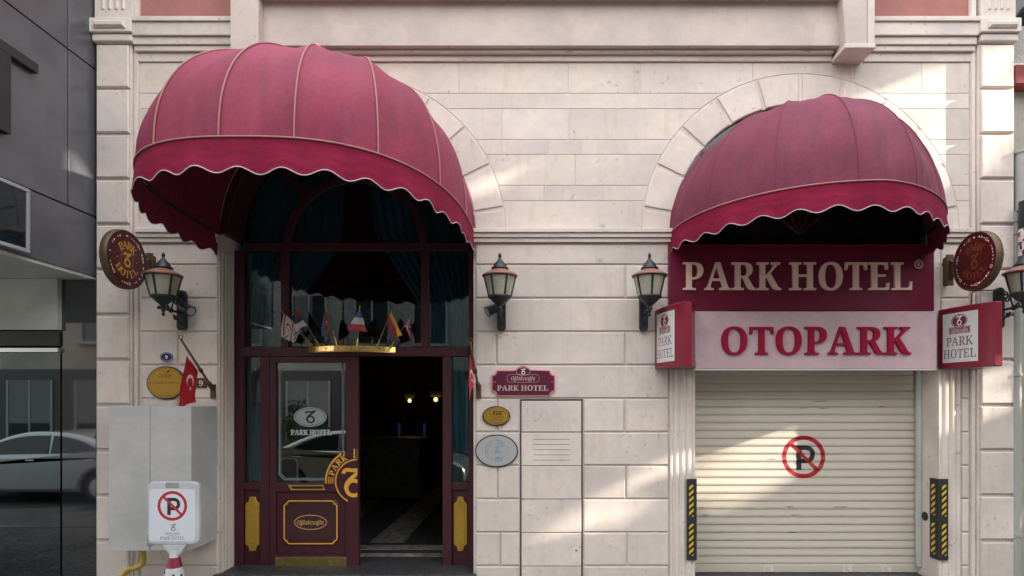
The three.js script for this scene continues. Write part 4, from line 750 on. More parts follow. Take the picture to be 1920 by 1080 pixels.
// ---------------------------------------------------------------- meter cabinet and gas pipe
{
  const zf = 0.45, x0 = X(269.5), x1 = X(410.5), y0 = 0.352, y1 = 1.643, xm = (x0 + x1) / 2, t = thing('meter_cabinet', 'pale grey two door metal meter cabinet on the wall', 'cabinet', V(xm, y0, 0));
  put(t, 'body', boxAB(x0, x1, y0, y1, 0.03, zf - 0.012, 0.004), M.cabinet);
  put(t, 'cabinet_door', boxAB(x0 - 0.003, xm - 0.002, y0 - 0.004, y1 + 0.002, zf - 0.011, zf + 0.008, 0.004), M.cabinet);
  put(t, 'cabinet_door', boxAB(xm + 0.002, x1 + 0.003, y0 - 0.004, y1 + 0.002, zf - 0.011, zf + 0.008, 0.004), M.cabinet);
  const lk = put(t, 'latch', new RoundedBoxGeometry(0.05, 0.028, 0.014, 1, 0.004).translate(xm, y0 + 0.06, zf + 0.015), M.steel);
  put(lk, 'latch_hook', tube([V(xm - 0.01, y0 + 0.075, zf + 0.02), V(xm - 0.02, y0 + 0.12, zf + 0.02), V(xm - 0.012, y0 + 0.165, zf + 0.016)], 0.004), M.steel);
  const za = 0.3, a = at(268, 1036, za), b = at(266, 1058, za), c = at(240, 1066, za), d = at(228, 1082, za);
  const gp = put(scene, 'gas_pipe', tube([V(a.x, y0 + 0.02, za), V(a.x, b.y + 0.03, za), b, V((b.x + c.x) / 2, c.y + 0.006, za), V(c.x + 0.02, c.y, za), d, V(d.x - 0.01, -0.03, za)], 0.026, 60, 10), M.gas);
  tag(gp, 'yellow gas pipe bending down below the meter cabinet', 'pipe');
}

// ---------------------------------------------------------------- no parking board on a cone
{
  const z = 0.72, c = at(327, 960, z), k = (D - z) / D / S, t = thing('parking_board', 'white no parking board mounted on a maroon and white cone', 'sign', V(c.x, -0.03, z));
  const P = (x, q) => { const v = at(x, q, z); return [v.x, v.y]; };
  const rr_ = (x0, x1, q0, q1, r) => [...arc(x1 - r, q0 + r, r, r, -Math.PI / 2, 0, 4), ...arc(x1 - r, q1 - r, r, r, 0, Math.PI / 2, 4), ...arc(x0 + r, q1 - r, r, r, Math.PI / 2, Math.PI, 4), ...arc(x0 + r, q0 + r, r, r, Math.PI, Math.PI * 1.5, 4)].map(([x, q]) => P(x, q));
  put(t, 'board_frame', poly(rr_(279, 375, 903, 1020, 11), z - 0.02, z + 0.02, 0.008), M.plastic);
  const tx = canvas(720, 820, (g, w, h) => {
    g.fillStyle = '#c9d0d8'; g.fillRect(0, 0, w, h); g.fillStyle = '#e4e6e8'; g.beginPath(); g.arc(w * 0.5, h * 0.315, 246, 0, 7); g.fill(); g.fillStyle = '#ccd2d9'; g.beginPath(); g.arc(w * 0.5, h * 0.315, 200, 0, 7); g.fill();
    noParking(g, w * 0.5, h * 0.315, 236, '#a92437', '#2c1d25'); mark76(g, w * 0.52, h * 0.735, 108, '#3c3138', 0.1);
    script(g, 'Oğlakcıoğlu', w * 0.5, h * 0.845, 52, '#5a4a52', 240); g.fillStyle = '#6a5a60'; g.fillRect(w * 0.42, h * 0.885, w * 0.16, 5);
    font(g, 66, 'serif', ''); g.fillStyle = '#463c42'; g.fillText('PARK HOTEL', w * 0.5, h * 0.935, w * 0.54);
  });
  put(t, 'printed_face', unitUV(poly(rr_(284, 369, 917, 1014, 6), z + 0.014, z + 0.0245, 0.001)), printMat(tx, { roughness: 0.45 }));
  put(t, 'hand_grip', poly(rr_(313, 339, 904, 914, 3), z + 0.012, z + 0.026, 0.004), M.grey);
  put(t, 'socket', poly([P(306, 1020.3), P(352, 1020.3), P(338, 1041), P(320, 1041)].reverse(), z - 0.015, z + 0.016, 0.005), M.plastic);
  const yb = -0.03, y2 = P(0, 1044)[1], f = (y) => 0.043 + (y2 - y) * 0.2, ring = (ya, yc) => lathe([[f(ya), ya], [f(yc), yc]], 28).translate(c.x, 0, z);
  const y3 = P(0, 1063)[1], y4 = 0.12;
  put(t, 'cone_band', ring(y3, y2), M.maroonPlastic); put(t, 'cone_neck', lathe([[0.03, P(0, 1030)[1]], [0.036, y2 - 0.002], [0.043, y2 - 0.001]].reverse(), 24).translate(c.x, 0, z), M.plastic);
  put(t, 'cone_body', ring(y4, y3 - 0.0005), M.plastic); put(t, 'cone_band', ring(yb + 0.04, y4 - 0.0005), M.maroonPlastic);
  put(t, 'base', new RoundedBoxGeometry(0.36, 0.04, 0.36, 1, 0.012).translate(c.x, yb + 0.02, z), M.rubber);
  for (const a of [-0.9, 0.45, 1.3]) { const y = P(0, 1074)[1] - 0.012 * a, r = f(y); put(t, 'rivet', new THREE.SphereGeometry(0.011, 8, 6).scale(1, 1, 0.5).rotateY(a).translate(c.x + r * Math.sin(a), y, z + r * Math.cos(a)), M.black); }
}

// ---------------------------------------------------------------- flags
function clothG(corners, z, wave, n = 18) {                   // corners: [start-a, start-b, end-b, end-a] in sight-line units at depth z
  const P = corners.map(([x, q, dz = 0]) => at(x, q, z + dz)), g = new THREE.PlaneGeometry(1, 1, n, n), p = g.attributes.position, uv = g.attributes.uv;
  for (let j = 0; j <= n; j++) for (let i = 0; i <= n; i++) {
    const u = i / n, v = j / n, a = P[0].clone().lerp(P[3], u), b = P[1].clone().lerp(P[2], u), q = a.lerp(b, v), k = j * (n + 1) + i;
    q.z += wave * Math.sin(v * 7 + u * 3) * (0.2 + u); q.x += wave * 0.35 * Math.sin(u * 9 + v * 4) * u; p.setXYZ(k, q.x, q.y, q.z); uv.setXY(k, u, 1 - v);
  }
  g.computeVertexNormals();
  return g;
}
const stripes = (cols, across) => (g, w, h) => cols.forEach((c, i) => { g.fillStyle = c; across ? g.fillRect(0, h * i / cols.length, w, h / cols.length + 1) : g.fillRect(w * i / cols.length, 0, w / cols.length + 1, h); });
const crescent = (g, x, y, r, c, bg) => { g.fillStyle = c; g.beginPath(); g.arc(x, y, r, 0, 7); g.fill(); g.fillStyle = bg; g.beginPath(); g.arc(x + r * 0.28, y, r * 0.78, 0, 7); g.fill(); g.fillStyle = c; g.beginPath(); for (let k = 0; k < 10; k++) { const a = k * Math.PI / 5, q = k % 2 ? r * 0.16 : r * 0.4; g.lineTo(x + r * 1.15 + q * Math.cos(a), y + q * Math.sin(a)); } g.fill(); };
const clothMat = (draw) => printMat(canvas(192, 128, draw), { roughness: 0.85, transmission: 0.15, thickness: 0 });
const redFlag = clothMat((g, w, h) => { g.fillStyle = '#b3101f'; g.fillRect(0, 0, w, h); crescent(g, w * 0.42, h * 0.5, 30, '#e8e2e0', '#b3101f'); });
{
  const zb = -0.1, hold = thing('flag_holder', 'curved brass rail with sockets for small flags over the door', 'flag holder', V(e(660, 0).x, e(0, 655).y, EZ + 0.02));
  const c = e(661, 655), half = 0.44, bow = 0.17, rail = (r) => Array.from({ length: 21 }, (_, i) => { const u = -1 + i / 10; return V(c.x + u * half * r, c.y, EZ + 0.014 + bow * r * (1 - u * u)); });
  const band = (lo, hi, off) => { const a = rail(1), g = new THREE.PlaneGeometry(1, 1, 20, 1), p = g.attributes.position; for (let i = 0; i <= 20; i++) { p.setXYZ(i, a[i].x, c.y + hi, a[i].z + off); p.setXYZ(21 + i, a[i].x, c.y + lo, a[i].z + off); } g.computeVertexNormals(); return g; };
  const sh = [...rail(1).map((v) => new THREE.Vector2(v.x, -v.z)), ...rail(1).reverse().map((v) => new THREE.Vector2(v.x * 0.985 + c.x * 0.015, -v.z + 0.03))];
  const g = new THREE.ExtrudeGeometry(new THREE.Shape(sh), { depth: 0.05, bevelEnabled: true, bevelSize: 0.003, bevelThickness: 0.003, bevelSegments: 1 }); g.rotateX(-Math.PI / 2); g.translate(0, c.y - 0.03, 0);
  put(hold, 'rail', g, M.brass);
  put(hold, 'bottom_lip', tube(rail(1).map((v) => v.setY(c.y - 0.036)), 0.007, 40, 6), M.brass);
  for (let i = 2; i < 20; i += 3) { const v = rail(1)[i]; put(hold, 'screw', new THREE.SphereGeometry(0.009, 8, 6).translate(v.x, c.y - 0.004, v.z + 0.004), M.brassOld); }
  const list = [
    ['small white flag with a red crescent and two red bars on the brass rail', [585, 652], [527, 581], [[532, 587], [553, 606], [550, 642], [527, 632]], (g, w, h) => { g.fillStyle = '#d9d0c8'; g.fillRect(0, 0, w, h); g.fillStyle = '#a3232f'; g.fillRect(0, 14, w, 12); g.fillRect(0, 102, w, 12); crescent(g, 78, 64, 26, '#a3232f', '#d9d0c8'); }],
    ['small red, blue and white striped flag on the brass rail', [600, 650], [554, 576], [[554, 581], [556, 580], [576, 610], [552, 622]], stripes(['#b5202f', '#3d3f6b', '#cfccd0'])],
    ['small flag of thin blue and white stripes on the brass rail', [590, 652], [556, 612], [[529, 631], [563, 614], [566, 620], [550, 643]], stripes(['#c9cdd6', '#4a5f93', '#c9cdd6', '#4a5f93', '#c9cdd6', '#4a5f93', '#c9cdd6'], false)],
    ['small blue, red and green flag with a crescent on the brass rail', [632, 650], [611, 573], [[606, 592], [613, 583], [627, 615], [602, 633]], (g, w, h) => { stripes(['#47618f', '#b5202c', '#3f6b43'], true)(g, w, h); crescent(g, 90, 64, 15, '#e6ddda', '#b5202c'); }],
    ['small blue, white and red flag on the brass rail', [670, 650], [674.5, 574], [[672, 583], [677, 583], [688, 622], [651, 619]], stripes(['#2a5f9e', '#cfcdd0', '#c04a5c'])],
    ['small black, red and gold flag on the brass rail', [706, 652], [735, 580], [[724, 603], [734, 585], [754, 628], [733, 639]], stripes(['#574450', '#bd2238', '#d0a73c'], true)],
    ['small blue and red crossed flag furled on the brass rail', [731, 654], [773, 588], [[770, 590], [757, 611], [768, 628], [771, 642]], (g, w, h) => { g.fillStyle = '#2d3360'; g.fillRect(0, 0, w, h); g.strokeStyle = '#d8d4d8'; g.lineWidth = 20; for (const [a, b] of [[0, h], [h, 0]]) { g.beginPath(); g.moveTo(0, a); g.lineTo(w, b); g.stroke(); } g.strokeStyle = '#b01f35'; g.lineWidth = 9; for (const [a, b] of [[0, h], [h, 0]]) { g.beginPath(); g.moveTo(0, a); g.lineTo(w, b); g.stroke(); } g.fillStyle = '#d8d4d8'; g.fillRect(0, 44, w, 40); g.fillRect(76, 0, 40, h); g.fillStyle = '#b01f35'; g.fillRect(0, 53, w, 22); g.fillRect(85, 0, 22, h); }],
  ];
  list.forEach(([label, a, b, corners, draw], i) => {
    const u = (a[0] - 661) / 80, z = EZ + 0.014 + bow * Math.max(0, 1 - u * u) - 0.012, pa = at(a[0], a[1], z), pb = at(b[0], b[1], z + 0.05);
    const t = thing('table_flag', label, 'flag', pa, 'small flags over the door');
    put(t, 'pole', rod(pa, pb, 0.0055, 0.0045, 6), M.brassOld); put(t, 'socket', rod(pa, pa.clone().lerp(pb, 0.2), 0.0105, 0.0085, 8), M.brass);
    put(t, 'tip', new THREE.SphereGeometry(0.009, 8, 6).translate(pb.x, pb.y, pb.z), M.brass);
    put(t, 'cloth', clothG(corners, z + 0.045 + (i === 2 ? -0.02 : 0), 0.012), clothMat(draw));
  });
}
for (const [label, base, top, zt, corners] of [
  ['red flag with white crescent hanging over the oval brass plaque', [398, 728], [339, 636], 0.55, [[350, 667], [372, 697, -0.2], [366, 754, -0.2], [334, 766]]],
  ['red flag with white crescent hanging beside the maroon plaque', [897, 728], [882, 642], 0.5, [[881, 664], [888, 690, -0.1], [889, 722, -0.12], [879, 752]]]]) {
  const a = at(base[0], base[1], 0.05), b = at(top[0], top[1], zt), t = thing('wall_flag', label, 'flag', V(a.x, a.y, 0.03), 'flags on wall brackets');
  put(t, 'pole', rod(a, b, 0.0125, 0.0095, 10), M.wood); put(t, 'pole_ring', new THREE.TorusGeometry(0.018, 0.004, 6, 14).translate(b.x, b.y + 0.018, b.z), M.bronze);
  put(t, 'collar', rod(a.clone().lerp(b, 0.36), a.clone().lerp(b, 0.42), 0.018, 0.018, 10), M.bronze);
  put(t, 'wall_socket', merge([rod(V(a.x, a.y - 0.02, 0.03), a.clone().lerp(b, 0.12), 0.018, 0.022, 10), new RoundedBoxGeometry(0.05, 0.14, 0.02, 1, 0.006).translate(a.x, a.y - 0.03, 0.035)]), M.bronze);
  put(t, 'cloth', clothG(corners, zt - 0.16, 0.02), redFlag);
}

// ---------------------------------------------------------------- the dark neighbour: cantilevered metal clad storey over a glazed shop
{
  const xw = X(188) - 0.015, t = thing('clad_building', 'dark grey metal clad building projecting over a glazed shopfront', 'building', V(-6, 0, 0));
  const y0 = 2.9, zEnd = 3.1, L = -11;
  put(t, 'core', boxAB(L, xw - 0.03, y0 + 0.01, 8.4, -0.6, zEnd - 0.03, 0), M.dark);
  const hs = [y0, 3.475, 4.905, 6.5, 8.4], zs = [[-0.02, zEnd], [-0.02, 0.367, 1.75, zEnd], [-0.02, 0.367, 1.75, zEnd], [-0.02, 0.367, 1.75, zEnd]];
  for (let k = 0; k < 4; k++) for (let i = 0; i + 1 < zs[k].length; i++) put(t, 'clad_panel', boxAB(xw - 0.028, xw + rr(-0.001, 0.001), hs[k] + (k ? 0.007 : 0), hs[k + 1] - 0.007, zs[k][i] + 0.007, zs[k][i + 1] - 0.007, 0.003), M.panel);
  for (let k = 0; k < 3; k++) for (let i = 0; i < 5; i++) put(t, 'clad_panel', boxAB(L + i * 1.4 + 0.007, L + i * 1.4 + 1.393, hs[k] + 0.007, hs[k + 1] - 0.007, zEnd - 0.028, zEnd, 0.003), M.panel);
  put(t, 'soffit', boxAB(L, xw - 0.01, y0 - 0.03, y0 - 0.002, -0.1, zEnd - 0.01, 0), M.pale);
  const zs_ = 0.1, xr = at(107, 0, zs_).x;
  put(t, 'fascia', boxAB(L, xr, at(0, 618, zs_).y, y0 - 0.032, zs_ - 0.1, zs_, 0.003), M.pale);
  put(t, 'shop_rail', boxAB(L, xr - 0.002, at(0, 648, zs_).y, at(0, 620, zs_).y, zs_ - 0.12, zs_ - 0.03, 0.004), M.black);
  put(t, 'shop_rail', boxAB(L, xr - 0.002, at(0, 660, zs_).y, at(0, 652, zs_).y, zs_ - 0.1, zs_ - 0.012, 0.002), M.steel);
  put(t, 'shop_glass', boxAB(L, xr - 0.003, -0.03, at(0, 661, zs_).y, zs_ - 0.05, zs_ - 0.04, 0), M.mirrorGlass);
  put(t, 'stone_pier', boxAB(xr + 0.001, X(188) - 0.004, -0.05, y0 - 0.033, -0.5, 0.048, 0.004), M.polished);
  put(t, 'shop_back', boxAB(L, xr, -0.05, y0 - 0.033, -0.6, zs_ - 0.13, 0), M.polished);
  const lt = thing('channel_letter', 'tall black channel letter T on the metal cladding', 'letter', V(xw, 3.83, 1.07));
  put(lt, 'bar', boxAB(xw - 0.001, xw + 0.05, 4.465, 4.545, 0.737, 1.41, 0.003), M.black);
  put(lt, 'stem', boxAB(xw - 0.001, xw + 0.05, 3.83, 4.4649, 0.993, 1.155, 0.003), M.black);
  const sb = thing('screen_sign', 'dark glazed sign box with a grey frame on the metal cladding', 'sign', V(xw, 2.92, 1.4));
  put(sb, 'screen', boxAB(xw - 0.001, xw + 0.05, 2.95, 3.42, 0.86, 1.95, 0.002), M.darkGlass);
  for (const [a, b, c, d] of [[2.92, 2.95, 0.83, 1.98], [3.42, 3.45, 0.83, 1.98], [2.9502, 3.4198, 0.83, 0.86], [2.9502, 3.4198, 1.95, 1.98]]) put(sb, 'frame', boxAB(xw - 0.002, xw + 0.06, a, b, c, d, 0.003), M.grey);
}
// ---------------------------------------------------------------- the neighbour at the other end
{
  const x0 = X(1894.5), t = thing('plaster_building', 'weathered plaster building beside the drainpipe', 'building', V(7, 0, 0));
  put(t, 'wall', boxAB(x0, 12, Y(600), 8.2, -0.6, -0.09, 0), M.plasterGrey);
  put(t, 'base_wall', boxAB(x0, 12, -0.3, Y(600) - 0.002, -0.6, -0.05, 0), M.plasterGreen);
  const w = put(t, 'window', boxAB(x0 + 0.06, x0 + 1.3, Y(112), Y(-80), -0.13, -0.084, 0), M.darkGlass);
  for (const [a, b, c, d] of [[x0 + 0.001, x0 + 0.05, Y(125), Y(-80)], [x0 + 0.0502, x0 + 1.3, Y(125), Y(113)], [x0 + 0.65, x0 + 0.7, Y(113) + 0.001, Y(-80)]]) put(w, 'frame', boxAB(a, b, c, d, -0.12, -0.05, 0.004), M.white);
  put(w, 'blind', boxAB(x0 + 0.051, x0 + 0.649, Y(112), Y(40), -0.083, -0.07, 0.003), M.plasterGrey);
  put(t, 'window_sill', boxAB(x0 + 0.001, x0 + 1.4, Y(163), Y(127), -0.1, 0.06, 0.01), M.redSill);
  const px = at(1905, 0, 0.05).x, zp = 0.05, dp = thing('drainpipe', 'grey drainpipe with a wide upper section at the building joint', 'pipe', V(px, 0, zp));
  const sec = (x, y0, y1, r) => rod(V(x, y0, zp), V(x, y1, zp), r, r, 16);
  put(dp, 'upper_section', sec(px + 0.06, at(0, 410, zp).y, at(0, 285, zp).y, 0.07), M.pipe);
  put(dp, 'lower_section', sec(px, -0.03, at(0, 400, zp).y, 0.043), M.pipe);
  for (const q of [284, 395, 412, 436, 700, 1000]) put(dp, 'collar', sec(q < 400 ? px + 0.06 : px + 0.0, at(0, q + 5, zp).y, at(0, q, zp).y, q < 400 ? 0.08 : 0.053), M.pipe);
  const c = at(1931, 430, 0.2), bt = at(0, 375, 0.2).y, bb = at(0, 500, 0.2).y, ban = thing('poster_drum', 'dark drum wrapped with a torn red and white poster on the plaster wall', 'drum', V(c.x, bb, 0.2));
  put(ban, 'drum', lathe([[0.02, bb], [0.085, bb + 0.01], [0.085, bt - 0.01], [0.02, bt]], 24).translate(c.x, 0, 0.2), M.iron);
  put(ban, 'bracket', boxAB(c.x - 0.02, c.x + 0.02, bt - 0.1, bt - 0.06, -0.1, 0.13, 0.004), M.iron);
  put(ban, 'poster', new THREE.CylinderGeometry(0.0865, 0.0865, 0.26, 24, 1, true).translate(c.x, at(0, 455, 0.2).y, 0.2), printMat(canvas(256, 256, (g, w2) => { g.fillStyle = '#c9c4c0'; g.fillRect(0, 0, w2, w2); for (let k = 0; k < 40; k++) { g.fillStyle = ['#8f1f2b', '#2a2a2e', '#d8d4d0', '#a8323e'][k % 4]; g.fillRect(rnd() * w2, rnd() * w2, rr(10, 80), rr(6, 40)); } })));
  const cb = [[1822, 562], [1824, 548], [1834, 545], [1866, 544]].map(([x, q]) => at(x, q, 0.1)); cb.unshift(V(cb[0].x, cb[0].y - 0.15, 0.09));
  tag(put(scene, 'wall_cable', tube(cb, 0.006, 40, 5), M.black), 'thin black cable looping below the faded round sign', 'cable');
}

// ---------------------------------------------------------------- across the street (seen in the glass)
const rowMats = [mat({ color: C(0.34, 0.31, 0.27), map: stoneMap, roughness: 0.9 }), mat({ color: C(0.3, 0.285, 0.27), map: stoneMap, roughness: 0.9 }), mat({ color: C(0.37, 0.355, 0.33), map: stoneMap, roughness: 0.9 })];
const winGlass = mat({ color: C(0.02, 0.025, 0.03), roughness: 0.02, ior: 1.6 });
[[-17, -6.2, 8.6, 0, 'beige row house across the street with brown shutters'], [-6.15, 1.6, 9.6, 1, 'grey stone row house across the street with tall windows'], [1.65, 9, 9.0, 2, 'pale row house across the street with a flat cornice'], [9.05, 18, 8.4, 0, 'beige row house across the street at the far end']].forEach(([x0, x1, h, m, label]) => {
  const t = thing('row_house', label, 'building', V((x0 + x1) / 2, 0, 13.5), 'houses across the street'), w = put(t, 'wall', boxAB(x0, x1, -0.3, h, 13, 16, 0), rowMats[m]);
  put(t, 'cornice', boxAB(x0, x1, h - 0.35, h - 0.1, 12.75, 12.999, 0.02), rowMats[2]);
  put(t, 'shop_front', boxAB(x0 + 0.02, x1 - 0.02, -0.2, 2.75, 12.9, 12.955, 0.01), mat({ color: C(0.05, 0.047, 0.045), roughness: 0.5, map: grime }));
  const n = Math.floor((x1 - x0) / 1.9), g = (x1 - x0) / n;
  for (let f = 0; f < 3; f++) for (let i = 0; i < n; i++) {
    const c = x0 + g * (i + 0.5), b = f ? 0.9 + f * 2.75 : 0.1, hh = f ? 1.6 : 2.3, ww = f ? 1.05 : 1.35;
    if (b + hh > h - 0.4) continue;
    const win = put(t, f ? 'window' : 'shop_window', boxAB(c - ww / 2, c + ww / 2, b, b + hh, f ? 12.96 : 12.88, f ? 12.99 : 12.898, 0), winGlass);
    for (const [a, d, e0, e1] of [[c - ww / 2 - 0.06, c - ww / 2, b, b + hh], [c + ww / 2, c + ww / 2 + 0.06, b, b + hh], [c - 0.025, c + 0.025, b, b + hh]]) put(win, 'frame', boxAB(a, d, e0, e1, f ? 12.9 : 12.86, f ? 12.995 : 12.896, 0.004), M.grey);
    put(win, 'sill', boxAB(c - ww / 2 - 0.12, c + ww / 2 + 0.12, b - 0.1, b - 0.002, 12.85, 12.998, 0.01), rowMats[2]);
  }
});
// shrubs in front of the houses
{
  const leafG = new THREE.PlaneGeometry(0.09, 0.05), leafM = mat({ color: C(0.055, 0.11, 0.03), roughness: 0.8, side: THREE.DoubleSide, transmission: 0.2, thickness: 0 });
  [[-8.4, 1.25, 0.9], [-6.8, 1.0, 0.75], [-10.2, 1.1, 0.9], [-2.6, 1.1, 0.8]].forEach(([x, h, r], k) => {
    const t = thing('street_shrub', 'round leafy shrub on the pavement across the street', 'shrub', V(x, -0.22, 11.4), 'shrubs across the street');
    for (let i = 0; i < 5; i++) loc(t, 'stem', rod(V(0, 0, 0), V(rr(-0.3, 0.3), h * 0.8, rr(-0.3, 0.3)), 0.03, 0.012, 5), M.wood);
    const inst = new THREE.InstancedMesh(leafG, leafM, 1500), o = new THREE.Object3D();
    for (let i = 0; i < 1500; i++) { const a = rnd() * 6.283, v = Math.acos(rr(-1, 1)), q = r * Math.cbrt(rr(0.3, 1)) * (0.8 + 0.25 * Math.sin(a * 3 + v * 4)); o.position.set(q * Math.sin(v) * Math.cos(a), h + q * 0.85 * Math.cos(v), q * Math.sin(v) * Math.sin(a)); o.rotation.set(rnd() * 6, rnd() * 6, rnd() * 6); o.updateMatrix(); inst.setMatrixAt(i, o.matrix); }
    inst.name = 'foliage'; inst.castShadow = inst.receiveShadow = true; inst.userData.kind = 'stuff'; t.add(inst);
  });
}
// plane trees along the kerb further up the street: their crowns break the low sun into flecks
{
  const leafG = new THREE.BufferGeometry(); leafG.setAttribute('position', new THREE.Float32BufferAttribute([0, -0.09, 0, 0.075, -0.02, 0.015, 0.05, 0.06, 0, 0, 0.11, -0.01, -0.05, 0.06, 0, -0.075, -0.02, 0.015], 3)); leafG.setIndex([0, 1, 2, 0, 2, 3, 0, 3, 4, 0, 4, 5]); leafG.computeVertexNormals();
  const leafM = mat({ color: C(0.06, 0.115, 0.03), roughness: 0.75, side: THREE.DoubleSide, transmission: 0.15, thickness: 0 }), bark = mat({ color: C(0.2, 0.17, 0.13), roughness: 0.9, map: stoneMap, bumpMap: stoneBump, bumpScale: 0.01 });
  // open gaps in the crowns: [point the light reaches, radius]
  const gaps = [[at(1330, 845, -0.28), 0.13], [at(1375, 868, -0.28), 0.17], [at(1425, 850, -0.28), 0.15], [at(1460, 880, -0.28), 0.12], [at(1400, 905, -0.28), 0.13], [at(1045, 965, 0), 0.07], [at(1085, 985, 0), 0.085], [at(1140, 975, 0), 0.06], [at(905, 350, 0), 0.09], [at(640, 118, 0.7), 0.1], [at(720, 160, 0.6), 0.09], [at(560, 95, 0.8), 0.09], [at(1640, 1040, -0.28), 0.06], [at(1700, 180, 0), 0.16], [at(1760, 260, 0), 0.2], [at(1855, 200, 0.07), 0.15], [at(1860, 300, 0.07), 0.14], [at(1300, 860, 0.02), 0.1], [at(60, 380, 0.7), 0.07]];
  const o = new THREE.Object3D(), dv = V(0, 0, 0), pv = V(0, 0, 0);
  [[10.2, 3.1, 6.3, 2.7, 4.9, 2.9, 15000, 'leafy plane tree at the kerb just past the drainpipe'], [15.5, 4.6, 8.2, 3.2, 6.2, 3.4, 15000, 'tall leafy plane tree second from the drainpipe along the kerb'], [21.5, 5.6, 9.2, 3.6, 7, 4, 14000, 'tall leafy plane tree third from the drainpipe along the kerb']].forEach(([x, z, cy, rx, ry, rz, N, label]) => {
    const t = thing('plane_tree', label, 'tree', V(x, -0.36, z), 'plane trees along the kerb');
    const trunk = [rod(V(0, 0, 0), V(0.05, cy - ry * 0.6, 0.05), 0.24, 0.17, 12)];
    loc(t, 'trunk', trunk[0], bark);
    for (let k = 0; k < 9; k++) { const a = k * 2.4, b0 = V(0.05, cy - ry * (0.62 - 0.1 * k * 0.5), 0.05), b1 = V(Math.cos(a) * rx * 0.7, b0.y + ry * 0.55, Math.sin(a) * rz * 0.7); loc(t, 'limb', tube([b0, b0.clone().lerp(b1, 0.5).add(V(0, -0.2, 0)), b1], 0.06, 10, 6), bark); }
    loc(t, 'limb', rod(V(0.05, cy - ry * 0.62, 0.05), V(0, cy + ry * 0.5, 0), 0.15, 0.05, 8), bark);
    const inst = new THREE.InstancedMesh(leafG, leafM, N); let n = 0;
    while (n < N) {
      const u = rr(-1, 1), a = rnd() * Math.PI * 2, q = Math.cbrt(rr(0.05, 1)), w = Math.sqrt(1 - u * u), lump = 0.92 + 0.12 * Math.sin(a * 4 + u * 6) * Math.sin(u * 9 + a * 2);
      pv.set(q * w * Math.cos(a) * rx * lump, cy + q * u * ry * lump, q * w * Math.sin(a) * rz * lump);
      n++;
      o.position.copy(pv); o.rotation.set(rnd() * 6.3, rnd() * 6.3, rnd() * 6.3); o.scale.setScalar(rr(0.8, 1.5));
      if (gaps.some(([T, r]) => { dv.set(pv.x + x - T.x, pv.y - 0.36 - T.y, pv.z + z - T.z); const d = dv.dot(SUN); return dv.lengthSq() - d * d < (r * 1.12 + 0.065) * (r * 1.12 + 0.065); })) o.position.set(pv.x * 0.2, cy + pv.y * 0.01 + ry * 0.9, pv.z * 0.2);
      o.updateMatrix(); inst.setMatrixAt(n - 1, o.matrix);
    }
    inst.name = 'crown'; inst.castShadow = inst.receiveShadow = true; inst.userData.kind = 'stuff'; t.add(inst);
  });
}
